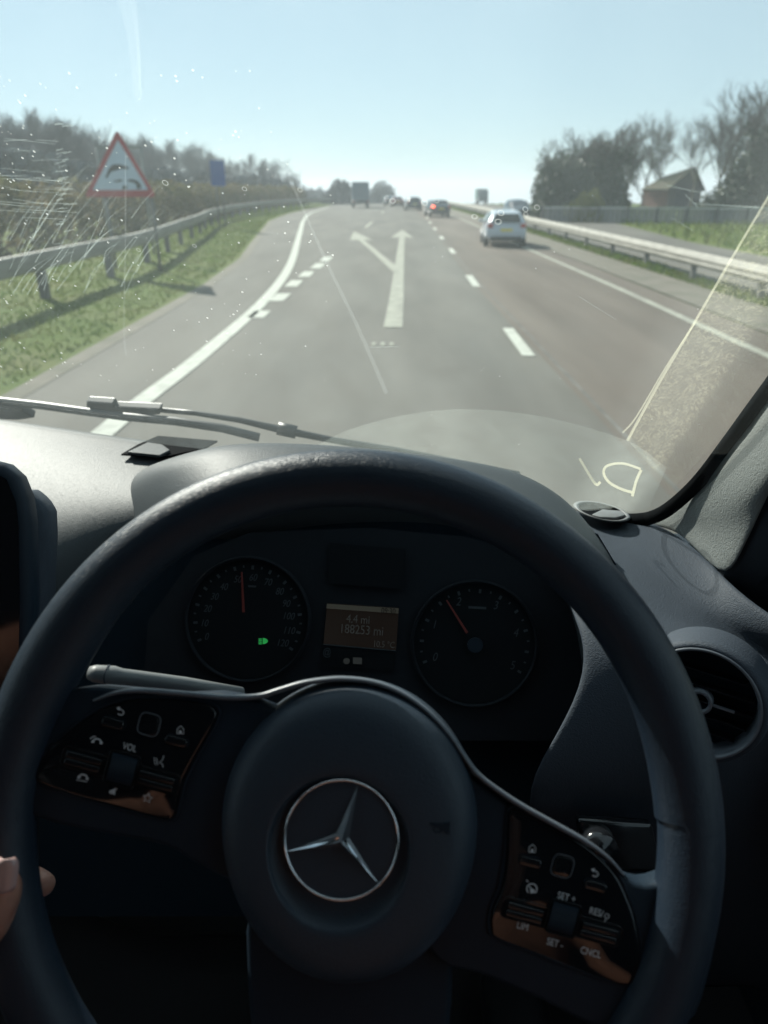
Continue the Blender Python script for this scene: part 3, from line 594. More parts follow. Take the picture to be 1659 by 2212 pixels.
def lorry(name, label, x, y, rz, bw, bh, bl, boxm, cabm):
    root = empty(name, (x, y, gz(y)), rz); tag(root, label, 'lorry')
    q = MB(); q.box((0, 0, .95 + bh / 2), (bw, bl, bh)); q.build('box_body', boxm, root, world=False, smooth=False, bevel=.05)
    q = MB(); q.box((0, 0, .8), (bw * .5, bl, .28)); q.build('chassis', M['rubber'], root, world=False, smooth=False)
    q = MB(); pr = [(-bw / 2 * .96, bl / 2 + .1, .5), (-bw / 2 * .96, bl / 2 + 1.9, .5), (-bw / 2 * .96, bl / 2 + 1.9, 1.6), (-bw / 2 * .96, bl / 2 + 1.55, 2.7), (-bw / 2 * .96, bl / 2 + .1, 2.8)]; q.prism(pr, (bw * .96, 0, 0), 1); q.build('cab', cabm, root, world=False, smooth=False, bevel=.06)
    q = MB(); q.box((0, -bl / 2 - .03, .62), (bw * .9, .06, .14)); q.build('rear_bumper', M['rubber'], root, world=False, smooth=False)
    for s in (-1, 1):
        for yy in (-bl / 2 + 1.1, bl / 2 + 1.0):
            q = MB(); q.tube([(s * (bw / 2 - .32), yy, .48), (s * (bw / 2 - .02), yy, .48)], .48, 18); q.build('tyre', M['rubber'], root, world=False)
        q = MB(); q.box((s * (bw / 2 - .2), -bl / 2 - .04, .86), (.28, .06, .12)); q.build('tail_light', M['tail'], root, world=False, smooth=False)
    return root
lorry('box_lorry', 'grey box lorry far ahead at the left edge of the carriageway', -3.3, 108, R(3), 2.3, 2.3, 5.5, M['lorrybox'], M['lorrydark'])
lorry('oncoming_lorry', 'dark green lorry far off on the opposite carriageway', 21.5, 172, R(180), 2.2, 2.1, 4.0, mat('lorry_green', (.02, .09, .075), .5), M['lorrydark'])

# ================================================================== VAN CABIN
van = empty('van', (0, 0.3, 1.2)); tag(van, 'dark grey cabin of the van seen from the driver seat', 'van')
# --- dashboard: rows from the foot of the glass towards the driver
def row(pts, n=7):
    q = cr([P(*p) for p in pts], 6); return [q[round(i * (len(q) - 1) / (n - 1))] for i in range(n)]
def rowz(pts, z, n=7):
    q = cr([PZ(p[0], p[1], z if len(p) < 3 else p[2]) for p in pts], 6); return [q[round(i * (len(q) - 1) / (n - 1))] for i in range(n)]
DZ = CAMZ - 0.34
def Wd(x, y, z): return Vector((x, y, z))
# plan of the foot of the windscreen
FOOT = []
for px_, py_ in ((-700, 800), (-300, 857), (0, 903), (120, 920), (240, 938), (360, 955), (480, 968), (650, 982), (850, 995), (1000, 1010), (1130, 1040), (1250, 1076), (1345, 1100)):
    p_ = PZ(px_, py_, DZ + .022); FOOT.append((p_.x, p_.y - .03))
def foot(x): return lerp(FOOT, x)
xs = [-1.35, -1.1, -.85, -.65, -.5, -.38, -.28, -.18, -.08, .02, .10, .16, .22, .27]
prof = [(0.035, 0.010), (0.03, .024), (0.0, 0.022), (-.06, .018), (-.13, .008), (-.20, -.010), (-.25, -.04), (-.285, -.085), (-.30, -.15), (-.295, -.30), (-.26, -.5), (-.2, -.75)]
rows = []
for dy, dz in prof:
    r0 = []
    for x in xs:
        y = foot(x) + dy - (.06 if x < -.2 else 0) * (1 if dy < -.1 else 0) * min(1, (-x - .2) / .2 if x < -.2 else 0) * -1 * .2
        y = max(y, lerp([(-.42, .55), (-.30, .74), (.3, .74)], x)) if dz < 0 else y
        r0.append(Vector((x, y, DZ + dz - max(0, x - .10) * .35 - (.02 if x > .2 else 0))))
    rows.append(r0)
b = MB(); b.loft(rows); dash = b.build('dashboard', M['dash'], van, sub=2, solid=.012, off=1)
# right shoulder of the dashboard
rows = [[P(*p) for p in ((1225, 1082, .86), (1290, 1094, .84), (1345, 1104, .825), (1400, 1118, .80), (1470, 1150, .745), (1535, 1210, .69), (1585, 1268, .635), (1680, 1345, .60), (1800, 1400, .56))],
        [P(*p) for p in ((1225, 1120, .80), (1280, 1125, .79), (1340, 1135, .78), (1400, 1150, .76), (1460, 1180, .725), (1520, 1235, .68), (1575, 1290, .635), (1670, 1365, .60), (1800, 1425, .57))],
        [P(*p) for p in ((1220, 1190, .72), (1280, 1200, .71), (1340, 1215, .70), (1400, 1232, .69), (1460, 1258, .675), (1515, 1292, .65), (1570, 1330, .63), (1660, 1392, .605), (1800, 1450, .58))],
        [P(*p) for p in ((1220, 1290, .645), (1280, 1305, .64), (1340, 1318, .635), (1400, 1332, .63), (1460, 1342, .63), (1515, 1352, .63), (1570, 1372, .63), (1660, 1420, .62), (1800, 1480, .60))],
        [P(*p) for p in ((1262, 1370, .615), (1295, 1372, .61), (1340, 1374, .605), (1400, 1374, .60), (1460, 1376, .60), (1515, 1382, .60), (1575, 1402, .60), (1650, 1450, .60), (1790, 1520, .59))],
        [P(*p) for p in ((1262, 1480, .60), (1298, 1460, .598), (1340, 1440, .594), (1400, 1430, .592), (1460, 1426, .59), (1515, 1430, .59), (1585, 1450, .592), (1650, 1500, .595), (1780, 1580, .59))],
        [P(*p) for p in ((1185, 1620, .60), (1262, 1610, .598), (1340, 1600, .594), (1400, 1590, .592), (1460, 1580, .59), (1515, 1580, .59), (1590, 1580, .592), (1650, 1580, .60), (1760, 1680, .60))],
        [P(*p) for p in ((1120, 1730, .61), (1230, 1745, .61), (1340, 1745, .61), (1400, 1740, .61), (1460, 1735, .60), (1510, 1725, .60), (1570, 1700, .605), (1640, 1660, .62), (1740, 1800, .64))],
        [P(*p) for p in ((1180, 1900, .70), (1270, 1900, .70), (1340, 1900, .70), (1400, 1900, .70), (1460, 1890, .70), (1510, 1880, .70), (1570, 1860, .70), (1650, 1830, .72), (1740, 1950, .74))],
        [P(*p) for p in ((1180, 2150, .78), (1270, 2150, .78), (1340, 2150, .78), (1400, 2150, .78), (1460, 2150, .78), (1510, 2150, .78), (1570, 2150, .78), (1650, 2150, .78), (1740, 2200, .78))]]
b = MB(); b.loft(rows); b.build('dashboard_shoulder', M['dash_side'], van, sub=2, solid=.008, off=1)

# --- instrument hood
yaw = R(7)
back = row([(170, 1130, .95), (240, 1045, .96), (330, 1000, .96), (440, 975, .96), (560, 972, .95), (740, 978, .95), (950, 1000, .92), (1080, 1030, .86), (1180, 1090, .80), (1260, 1190, .74), (1330, 1330, .68)], 17)
crest = row([(205, 1180, .94), (255, 1070, .89), (310, 1018, .83), (375, 987, .79), (480, 951, .78), (650, 949, .78), (840, 966, .78), (1000, 988, .775), (1110, 1008, .765), (1190, 1046, .75), (1243, 1088, .735), (1290, 1140, .715), (1340, 1215, .68), (1385, 1320, .64)], 17)
mid = row([(215, 1260, .93), (262, 1120, .86), (320, 1050, .80), (395, 1012, .765), (500, 975, .755), (650, 966, .755), (840, 980, .755), (1000, 1000, .75), (1105, 1022, .74), (1180, 1058, .725), (1232, 1100, .71), (1280, 1155, .69), (1325, 1235, .66), (1362, 1350, .625)], 17)
lip = row([(240, 1400, .90), (282, 1250, .82), (345, 1140, .75), (440, 1080, .70), (540, 1050, .695), (650, 1035, .695), (840, 1040, .695), (1000, 1060, .69), (1100, 1085, .68), (1170, 1120, .67), (1225, 1165, .655), (1270, 1225, .64), (1300, 1310, .62), (1320, 1430, .60)], 17)
lip2 = row([(270, 1430, .90), (310, 1280, .83), (370, 1165, .76), (455, 1100, .71), (550, 1072, .70), (650, 1062, .70), (840, 1066, .70), (990, 1085, .695), (1085, 1110, .685), (1150, 1145, .675), (1205, 1190, .66), (1245, 1245, .645), (1270, 1330, .625), (1285, 1450, .605)], 17)
inner_ = row([(330, 1480, .88), (370, 1340, .82), (440, 1225, .77), (540, 1180, .75), (680, 1165, .75), (840, 1170, .75), (970, 1185, .745), (1060, 1205, .74), (1130, 1235, .73), (1180, 1275, .71), (1220, 1330, .70), (1245, 1400, .69), (1260, 1500, .68)], 17)
b = MB(); b.loft([back, crest, mid, lip, lip2, inner_]); b.build('instrument_hood', M['dash'], van, sub=2, solid=.004, off=1)

# --- instrument cluster, a flat panel tilted to the driver
NCL = Vector((-math.sin(R(6)), -math.cos(R(6)) * .86, .5)).normalized()
C0 = P(780, 1330, .70)
def CL(px, py, lift=0.0): return PL(px, py, C0, NCL) + NCL * lift
q = MB(); q.prism([CL(*p) for p in ((300, 1600), (320, 1340), (420, 1200), (540, 1150), (800, 1140), (1010, 1160), (1150, 1200), (1260, 1300), (1300, 1600))], -NCL, .01)
clu = q.build('instrument_cluster', M['cluster'], van, smooth=False)
def text(name, body, pos, ex, ey, size, mt, parent, slant=0.0, align='CENTER', depth=0.00015, sx=0.82):
    cu = bpy.data.curves.new(name, 'FONT'); cu.body = body; cu.size = size; cu.align_x = align; cu.align_y = 'CENTER'; cu.extrude = depth; cu.shear = slant; cu.materials.append(mt); cu.resolution_u = 4
    tmp = bpy.data.objects.new('tmp', cu); C.objects.link(tmp); dg = bpy.context.evaluated_depsgraph_get(); dg.update(); me = bpy.data.meshes.new_from_object(tmp.evaluated_get(dg)); bpy.data.objects.remove(tmp)
    if not me.materials: me.materials.append(mt)
    o = bpy.data.objects.new(name, me); C.objects.link(o); ex = ex.normalized(); ez = ex.cross(ey).normalized(); ey2 = ez.cross(ex)
    m = Matrix((ex * sx, ey2, ez)).transposed().to_4x4(); m.translation = pos - (ORG.get(parent, Vector((0, 0, 0)))); o.parent = parent; o.matrix_local = m; return o
exc = (CL(860, 1314) - CL(708, 1304)); eyc = NCL.cross(exc)
def dial(name, cx_, cy_, rx, labels, a0, a1, nt_, big, nx):
    q = MB(); m_ = [CL(cx_ + rx * 1.12 * math.cos(t * math.pi / 24), cy_ + rx * 1.09 * math.sin(t * math.pi / 24), .0015) for t in range(48)]; q.prism(m_, -NCL, -.001)
    d = q.build(name, M['dialface'], clu, smooth=False); n_ = 0
    d = clu
    q = MB(); rr = [[CL(cx_ + rx * k * math.cos(t * math.pi / 32), cy_ + rx * k * math.sin(t * math.pi / 32), h) for k, h in ((1.10, .002), (1.13, .009), (1.17, .002))] for t in range(64)]; rr.append(rr[0]); q.loft(rr); q.build('dial_ring', M['cluster'], clu)
    q = MB()
    for i in range(nt_ + 1):
        a = R(a0 + (a1 - a0) * i / nt_); l0 = .925 if i % big == 0 else .955; wv = .022 if i % big == 0 else .014
        c_, s_ = math.cos(a), -math.sin(a); p = [(cx_ + rx * (r_ * c_ - k * s_), cy_ + rx * (r_ * s_ + k * c_)) for r_, k in ((l0, -wv), (1.0, -wv), (1.0, wv), (l0, wv))]
        q.prism([CL(x, y, .003) for x, y in p], NCL, .0003)
    q.build('scale_marks', M['dialtext'], clu, smooth=False)
    for tx, x, y, sz in labels: text('dial_number', tx, CL(x, y, .0032), exc, eyc, sz, M['dialtext'], clu, slant=.25)
    (x0, y0), (x1, y1) = nx; dv = Vector((x1 - x0, y1 - y0)).normalized(); pv = Vector((-dv.y, dv.x)) * 2.6
    q = MB(); q.prism([CL(x0 + pv.x, y0 + pv.y, .007), CL(x1 + pv.x * .5, y1 + pv.y * .5, .007), CL(x1 - pv.x * .5, y1 - pv.y * .5, .007), CL(x0 - pv.x, y0 - pv.y, .007)], NCL, .001); q.build('needle', M['needle'], clu, smooth=False)
sp = [('0', 448, 1375), ('10', 443, 1346), ('20', 450, 1315), ('30', 465, 1289), ('40', 485, 1268), ('50', 515, 1252), ('60', 548, 1248), ('70', 580, 1258), ('80', 605, 1278), ('90', 619, 1304), ('100', 624, 1331), ('110', 625, 1362), ('120', 611, 1389)]
dial('speedometer', 537, 1338, 117, [(a, x, y, .0100) for a, x, y in sp], 203, -34, 24, 2, ((531, 1322), (527, 1236)))
ta = [('0', 939, 1419), ('1', 938, 1349), ('2', 990, 1300), ('3', 1070, 1308), ('4', 1113, 1367), ('5', 1106, 1437)]
dial('rev_counter', 1025, 1390, 118, [(a, x, y, .0115) for a, x, y in ta], 200, -32, 20, 2, ((1009, 1366), (965, 1296)))
q = MB(); q.prism([CL(1026 + 17 * math.cos(t * .3927), 1392 + 16 * math.sin(t * .3927), .006) for t in range(16)], NCL, .004); q.build('needle_hub', M['spoke'], clu, smooth=False)
q = MB(); q.prism([CL(x, y, .003) for x, y in ((1012, 1309), (1050, 1311), (1050, 1316), (1012, 1314))], NCL, .0003); q.build('unit_mark', M['dialtext'], clu, smooth=False)
q = MB(); q.prism([CL(x, y, .003) for x, y in ((538, 1264), (555, 1265), (555, 1269), (538, 1268))], NCL, .0003); q.build('unit_mark', M['dialtext'], clu, smooth=False)
# green headlamp symbol
q = MB(); q.prism([CL(570 + 11 * math.cos(t) * (1 if math.cos(t) > 0 else .0), 1384 + 6.5 * math.sin(t), .004) for t in [k * math.pi / 10 - math.pi / 2 for k in range(11)]], NCL, .0004)
for k in range(4): q.prism([CL(x, y, .004) for x, y in ((561, 1378.5 + 3.4 * k), (568, 1378.5 + 3.4 * k), (568, 1380.8 + 3.4 * k), (561, 1380.8 + 3.4 * k))], NCL, .0004)
q.build('headlamp_symbol', M['green'], clu, smooth=False)
# displays
q = MB(); q.prism([CL(*p, .002) for p in ((708, 1303), (862, 1313), (856, 1404), (700, 1390))], NCL, .001); ds = q.build('display', M['display'], clu, smooth=False)
q = MB(); q.prism([CL(*p, .004) for p in ((708, 1304), (862, 1314), (861, 1325), (707, 1314))], NCL, .0002); q.build('display_bar', M['dispbar'], clu, smooth=False)
q = MB(); q.prism([CL(*p, .004) for p in ((700, 1390), (856, 1404), (856, 1406), (700, 1392))], NCL, .0002); q.build('display_line', M['dialtext'], clu, smooth=False)
text('display_text', '4.4 mi', CL(775, 1338, .0042), exc, eyc, .0115, M['disptext'], clu)
text('display_text', '188253 mi', CL(782, 1361, .0042), exc, eyc, .0125, M['disptext'], clu)
text('display_text', '10.5 °C', CL(830, 1392, .0042), exc, eyc, .0085, M['disptext'], clu)
text('display_text', '09:30', CL(840, 1320, .0046), exc, eyc, .0078, M['dialface'], clu)
q = MB(); q.prism([CL(*p, .002) for p in ((700, 1398), (855, 1410), (852, 1448), (695, 1440))], NCL, .001); q.build('warning_panel', M['dialface'], clu, smooth=False)
q = MB(); q.prism([CL(*p, .0045) for p in ((715, 1173), (878, 1187), (873, 1272), (712, 1260))], NCL, .001); q.build('lamp_panel', M['dialface'], clu, smooth=False)
q = MB(); q.prism([CL(*p, .004) for p in ((764, 1419), (783, 1420), (783, 1434), (764, 1433))], NCL, .0003); q.prism([CL(750 + 7 * math.cos(t * .628), 1427 + 7 * math.sin(t * .628), .004) for t in range(10)], NCL, .0003); q.build('fuel_gauge', M['disptext'], clu, smooth=False)
text('eco_symbol', '@', CL(708, 1408, .0042), exc, eyc, .010, M['dialtext'], clu)
# under-hood lining closes the space round the cluster
q = MB(); q.prism([CL(*p, -.02) for p in ((60, 2000), (60, 1350), (300, 1120), (540, 1060), (1010, 1080), (1300, 1150), (1450, 1400), (1450, 2000))], -NCL, .01); q.build('dash_core', M['black'], van, smooth=False)
q = MB(); q.prism([CL(*p, .018) for p in ((690, 1580), (960, 1580), (960, 2300), (650, 2300))], NCL, .10); q.build('column_cowl', M['black'], van, smooth=True, bevel=.03)

# --- windscreen: a curved sheet leaning back from FOOT
GF = [(-1.42, 1.15), (-1.38, 1.30)] + [(x, y + .06) for x, y in FOOT[1:-1]] + [(.28, .775), (.325, .70), (.345, .60)]
def gpt(u, t):   # u along foot, t 0..1 up
    k = u * (len(GF) - 1); i = min(int(k), len(GF) - 2); f_ = k - i; x = GF[i][0] + (GF[i + 1][0] - GF[i][0]) * f_; y = GF[i][1] + (GF[i + 1][1] - GF[i][1]) * f_
    return Vector((x * (1 - .06 * t), y + .055 - (.755) * t, DZ - .115 + .925 * t))
NU, NT = 60, 24
gv = [[gpt(i / NU, j / NT) for i in range(NU + 1)] for j in range(NT + 1)]
b = MB(); b.loft(gv); ws_ = b.build('windscreen', M['glass'], van)
b = MB(); b.loft([[p + Vector((0, .004, .004)) for p in r0] for r0 in gv]); b.build('dust', M['dust'], ws_)
from mathutils.bvhtree import BVHTree
gb = MB(); gb.loft(gv); BV = BVHTree.FromPolygons(gb.v, gb.f)
def GL(px, py, lift=.006):
    r_ = ray(px, py).normalized(); hit, nrm, _, _ = BV.ray_cast(CAM, r_)
    if hit is None: return None
    if nrm.dot(r_) < 0: nrm = -nrm
    return hit + r_ * (lift * 1.3), nrm
def gstrip(bb, pts, wd, lift=.006, n=4):    # ribbon lying on the glass
    pts = cr([Vector((p[0], p[1], 0)) for p in pts], n) if len(pts) > 2 else [Vector((pts[0][0] + (pts[1][0] - pts[0][0]) * k / 6, pts[0][1] + (pts[1][1] - pts[0][1]) * k / 6, 0)) for k in range(7)]
    rr = []
    for i, p in enumerate(pts):
        t = (pts[min(i + 1, len(pts) - 1)] - pts[max(0, i - 1)]).normalized(); s = Vector((-t.y, t.x, 0)); w0 = (wd if not isinstance(wd, (list, tuple)) else wd[0] + (wd[1] - wd[0]) * i / (len(pts) - 1)) / 2
        a, c = GL(p.x + s.x * w0, p.y + s.y * w0, lift), GL(p.x - s.x * w0, p.y - s.y * w0, lift)
        if a is None or c is None: continue
        rr.append([a[0], c[0]])
    if len(rr) > 1: bb.loft(rr)
def gpatch(name, left, right, mt, n=16, lift=.006):   # area between two px polylines
    L, Rr = cr([Vector((p[0], p[1], 0)) for p in left], 8), cr([Vector((p[0], p[1], 0)) for p in right], 8); rr = []
    for i in range(n + 1):
        a, c = L[round(i * (len(L) - 1) / n)], Rr[round(i * (len(Rr) - 1) / n)]; r0 = []
        for k in range(n + 1):
            h = GL(a.x + (c.x - a.x) * k / n, a.y + (c.y - a.y) * k / n, lift)
            r0.append(h[0] if h else (r0[-1] if r0 else None))
        if all(v is not None for v in r0): rr.append(r0)
    if len(rr) > 1: bb = MB(); bb.loft(rr); return bb.build(name, mt, ws_)
# unwiped area, right; dusty foot
gpatch('grime_film', [(1700, 330), (1659, 425), (1590, 540), (1500, 695), (1430, 820), (1355, 950)], [(1720, 500), (1720, 620), (1690, 760), (1620, 860), (1550, 950), (1450, 1060)], M['dirtyfilm'], 20)
gpatch('foot_film', [(640, 990), (760, 926), (950, 886), (1150, 896), (1350, 950), (1440, 1010)], [(640, 1100), (760, 1100), (950, 1110), (1150, 1110), (1300, 1110), (1400, 1100)], M['lowfilm'], 24)
b = MB()
gstrip(b, [(1672, 405), (1590, 542), (1500, 697), (1425, 825), (1355, 952)], (5, 6), .008)
gstrip(b, [(1500, 700), (1440, 790), (1375, 900), (1345, 935)], (2, 4), .008)
b.build('wipe_edge', M['edge'], ws_)
b = MB(); gstrip(b, [(262, -30), (284, 60), (300, 215)], (34, 16), .0098); gstrip(b, [(285, -30), (298, 70), (303, 190)], (12, 6), .0099); b.build('painted_glare_smear', M['halo'], ws_)  # sun glare streak painted as pale ribbons on the glass
b = MB()   # finger-drawn marks
gstrip(b, [(1252, 990), (1266, 1014), (1287, 1046), (1297, 1041)], (5, 6), .008)
gstrip(b, [(1385, 1015), (1374, 1040), (1366, 1072)], (6, 6), .009)
gstrip(b, [(1384, 1013), (1345, 1001), (1312, 1006), (1304, 1022), (1316, 1042), (1341, 1056), (1366, 1064)], (5, 6), .010)
b.build('finger_drawing', M['smear'], ws_)
b = MB(); rnd = random.Random(12)
for k in range(46):
    x0 = rnd.uniform(10, 300); y0 = rnd.uniform(470, 650); L = rnd.uniform(50, 190); a = R(rnd.uniform(42, 64)); cv = rnd.uniform(4, 18)
    gstrip(b, [(x0, y0), (x0 + L * .5 * math.cos(a) - cv * .5, y0 - L * .5 * math.sin(a) - cv * .4), (x0 + L * math.cos(a), y0 - L * math.sin(a))], (rnd.uniform(1.5, 4), .6), .007 + k * 1e-5)
for k in range(34):
    y0 = 262 + rnd.random() * 290; xa = rnd.uniform(112, 138); gstrip(b, [(xa, y0 + 4), (xa + rnd.uniform(8, 30), y0 + rnd.uniform(-2, 3))], rnd.uniform(.8, 3.5), .0075 + k * 1e-5)
for k in range(26): x0 = rnd.uniform(-20, 80); y0 = rnd.uniform(290, 470); gstrip(b, [(x0, y0), (x0 + rnd.uniform(40, 110), y0 + rnd.uniform(-4, 14))], rnd.uniform(.8, 2.0), .0085 + k * 1e-5)
for (x0, y0, x1, y1, w0) in ((1440, 400, 1530, 420, 3), (1500, 440, 1640, 448, 4), (1450, 470, 1500, 500, 2), (1540, 390, 1560, 400, 3), (1480, 420, 1510, 450, 3), (1250, 640, 1330, 690, 1.5), (800, 750, 860, 749, 1.5)):
    gstrip(b, [(x0, y0), (x1, y1)], w0, .009)
b.build('scratches', M['scratch_soft'], ws_)
b = MB(); gstrip(b, [(271, 330), (271, 520), (268, 700), (272, 770)], 3, .0095); gstrip(b, [(600, 330), (650, 440), (705, 565), (770, 700), (835, 850)], (5, 9), .0095); b.build('reflection_and_scratch', M['halo'], ws_)  # upright line is a reflection painted as film, the diagonal a scratch
b = MB()
def spot_glint(px, py, r_, ring=False):
    h = GL(px, py, .0065)
    if h is None: return
    c, nn = h; u = nn.orthogonal().normalized(); v = nn.cross(u); sc = (c - CAM).length / F; r_ *= sc; n = 12
    if ring:
        rr = [[c + (u * math.cos(t * .5236) + v * math.sin(t * .5236)) * r_ * k for k in (.85, .70)] for t in range(13)]; b.loft(rr)
    else: b.add([c + (u * math.cos(t * .785) + v * math.sin(t * .785)) * r_ for t in range(8)], [tuple(range(8))])
for k in range(240):
    px = rnd.random() ** 1.5 * 720; py = rnd.uniform(300, 830) if rnd.random() < .8 else rnd.uniform(150, 300); spot_glint(px, py, rnd.choice((.9, 1.1, 1.4, 1.8, 2.4)))
for k in range(30): spot_glint(rnd.uniform(700, 1640), rnd.uniform(380, 1000), rnd.choice((.8, 1.0, 1.3)))
for (px, py, r_) in ((357, 395, 7), (528, 408, 6), (648, 410, 6), (848, 434, 7), (917, 438, 8), (943, 434, 6), (1025, 468, 7), (1082, 460, 8), (1076, 479, 8), (1136, 463, 6), (1135, 452, 7), (1160, 448, 7), (299, 540, 5), (420, 531, 5)): spot_glint(px, py, r_, True)  # ring shapes: out-of-focus sun glints painted onto the glass
b.build('water_spots_and_glints', M['spot_glint'], ws_, smooth=False)
# black frit band round the lower right corner, and along the foot
FR = [(1215, 1098), (1290, 1108), (1350, 1112), (1395, 1108), (1440, 1086), (1500, 1030), (1560, 952), (1610, 884), (1659, 818), (1712, 745), (1790, 640)]
b = MB(); rr = []
FRc = cr([Vector((x, y, 0)) for x, y in FR], 6)
for i, p in enumerate(FRc):
    t = (FRc[min(i + 1, len(FRc) - 1)] - FRc[max(0, i - 1)]).normalized(); s = Vector((-t.y, t.x, 0)); d = .84 - .34 * max(0, min(1, (p.x - 1290) / 500)) * .95
    d = lerp([(1215, .86), (1290, .84), (1395, .80), (1500, .70), (1600, .62), (1700, .55), (1800, .48)], p.x)
    d -= .022; rr.append([P(p.x, p.y, d + .003), P(p.x + s.x * 14, p.y + s.y * 14, d), P(p.x + s.x * 26, p.y + s.y * 26, d + .002)])
b.loft(rr); b.build('screen_seal', M['frit'], van, solid=.004, off=1)
# --- right windscreen pillar
rows = [[P(*p) for p in ((1388, 1130, 0.805), (1440, 1106, 0.765), (1500, 1050, 0.695), (1570, 966, 0.635), (1668, 836, 0.565), (1780, 690, 0.490), (1950, 430, 0.410))],
        [P(*p) for p in ((1420, 1138, 0.778), (1470, 1122, 0.738), (1530, 1080, 0.668), (1600, 1000, 0.608), (1700, 870, 0.538), (1820, 720, 0.463), (2000, 450, 0.388))],
        [P(*p) for p in ((1472, 1152, 0.735), (1520, 1148, 0.695), (1580, 1120, 0.635), (1650, 1050, 0.570), (1750, 930, 0.505), (1880, 770, 0.430), (2060, 480, 0.360))],
        [P(*p) for p in ((1560, 1268, .66), (1597, 1200, .635), (1640, 1112, .60), (1690, 1020, .555), (1780, 885, .505), (1920, 700, .435), (2100, 480, .36))]]
b = MB(); b.loft(rows); b.build('windscreen_pillar', M['pillar'], van, sub=2, solid=.006, off=1)
rows = [[P(*p) for p in ((1522, 1266, 0.698), (1560, 1200, 0.671), (1603, 1111, 0.636), (1653, 1018, 0.591), (1742, 882, 0.541), (1882, 698, 0.471), (2062, 478, 0.396))],
        [P(*p) for p in ((1552, 1272, 0.672), (1590, 1206, 0.645), (1633, 1117, 0.610), (1683, 1024, 0.565), (1772, 888, 0.515), (1912, 704, 0.445), (2092, 484, 0.370))],
        [P(*p) for p in ((1580, 1272, 0.682), (1610, 1262, 0.655), (1665, 1235, 0.620), (1745, 1180, 0.575), (1850, 1060, 0.525), (2010, 880, 0.455), (2200, 560, 0.380))],
        [P(*p) for p in ((1650, 1335, 0.692), (1680, 1330, 0.665), (1730, 1310, 0.630), (1810, 1260, 0.585), (1920, 1150, 0.535), (2080, 960, 0.465), (2300, 600, 0.390))],
        [P(*p) for p in ((1760, 1420, 0.702), (1790, 1410, 0.675), (1830, 1390, 0.640), (1900, 1340, 0.595), (2010, 1240, 0.545), (2180, 1050, 0.475), (2400, 660, 0.400))]]
b = MB(); b.loft(rows); b.build('door_shade_trim', M['cabin'], van, sub=2, solid=.006, off=1)  # dark trim material stands in for the shadow beyond the pillar
# small demister grille at the right corner
def ell(cx_, cy_, rx, ry, d, rot=0, n=28): return [P(cx_ + rx * math.cos(t) * math.cos(rot) - ry * math.sin(t) * math.sin(rot), cy_ + rx * math.cos(t) * math.sin(rot) + ry * math.sin(t) * math.cos(rot), d) for t in [k * 2 * math.pi / n for k in range(n)]]
dv = UP * .8 + FW * -.2
ZD = P(1300, 1104, .80).z + .004
def ellz(rx, ry, z, n=28): return [PZ(x, y, z) for x, y in [rot0(1300, 1105, rx * math.cos(t), ry * math.sin(t), R(13)) for t in [k * 2 * math.pi / n for k in range(n)]]]
def rot0(cx_, cy_, dx, dy, a): return (cx_ + dx * math.cos(a) - dy * math.sin(a), cy_ + dx * math.sin(a) + dy * math.cos(a))
b = MB(); rr = [ellz(62 * k, 18 * k, ZD + h) for k, h in ((1.03, -.006), (1.0, .001), (.93, .003), (.84, .0015), (.80, -.004))]; b.loft([[r_[i % 28] for r_ in rr] for i in range(29)]); b.build('demister_rim', M['stalk'], van)
b = MB(); b.prism(ellz(54, 15, ZD - .001), Vector((0, 0, 1)), .001); b.build('demister_grille', M['frit'], van, smooth=False)
b = MB(); b.prism([PZ(*p, ZD + .001) for p in ((1278, 1116), (1300, 1105), (1340, 1108), (1352, 1117), (1330, 1123), (1295, 1122))], Vector((0, 0, 1)), .003); b.build('demister_flap', M['stalk'], van, bevel=.001)
# left demister slot
b = MB(); b.prism([PZ(*p, DZ + .0245) for p in ((262, 984), (300, 962), (342, 944), (470, 955), (440, 972), (350, 990))], Vector((0, 0, 1)), .002); b.build('demister_slot', M['frit'], van, smooth=False)
b = MB(); b.prism([PZ(*p, DZ + .0265) for p in ((276, 982), (320, 961), (352, 966), (368, 978), (346, 989))], Vector((0, 0, 1)), .004); b.build('demister_flap', M['dash'], van, smooth=False, bevel=.001)

# --- round air vent, right
VN = Vector((-.52, -.82, .25)).normalized(); V0 = P(1512, 1512, .575)
def VT(px, py, h=0.0): return PL(px, py, V0, VN) + VN * h
vu = VN.cross(Vector((0, 0, 1))).normalized() * -1; vv = VN.cross(vu)
def vring(bb, prf, n=56):
    rr = [[V0 + (vu * math.cos(t) + vv * math.sin(t)) * r_ + VN * h for r_, h in prf] for t in [k * 2 * math.pi / n for k in range(n + 1)]]; bb.loft(rr)
b = MB(); vring(b, [(.053, -.03), (.051, .002), (.049, .008), (.046, .009), (.044, .008)]); av = b.build('air_vent', M['dash_side'], van)
b = MB(); vring(b, [(.0465, .006), (.0455, .0105), (.0435, .010), (.042, .004), (.040, -.02)]); b.build('vent_rim', M['satin'], av)
b = MB(); b.prism([V0 + (vu * math.cos(t) + vv * math.sin(t)) * .0405 - VN * .015 for t in [k * .2244 for k in range(28)]], VN, .002); b.build('vent_throat', M['black'], av, smooth=False)
for k in (-.024, -.012, .0, .012, .024):
    b = MB(); L = math.sqrt(.039 ** 2 - k * k); b.box(V0 + vv * k - VN * .004, (1, 1, 1), Matrix((vu * 2 * L, vv * .0012, VN * .012)).transposed()); b.build('vent_slat', M['gloss'], av, smooth=False)
b = MB(); vring(b, [(.007, .002), (.007, .006), (.010, .006), (.010, -.004)]); b.build('vent_knob', M['satin'], av)
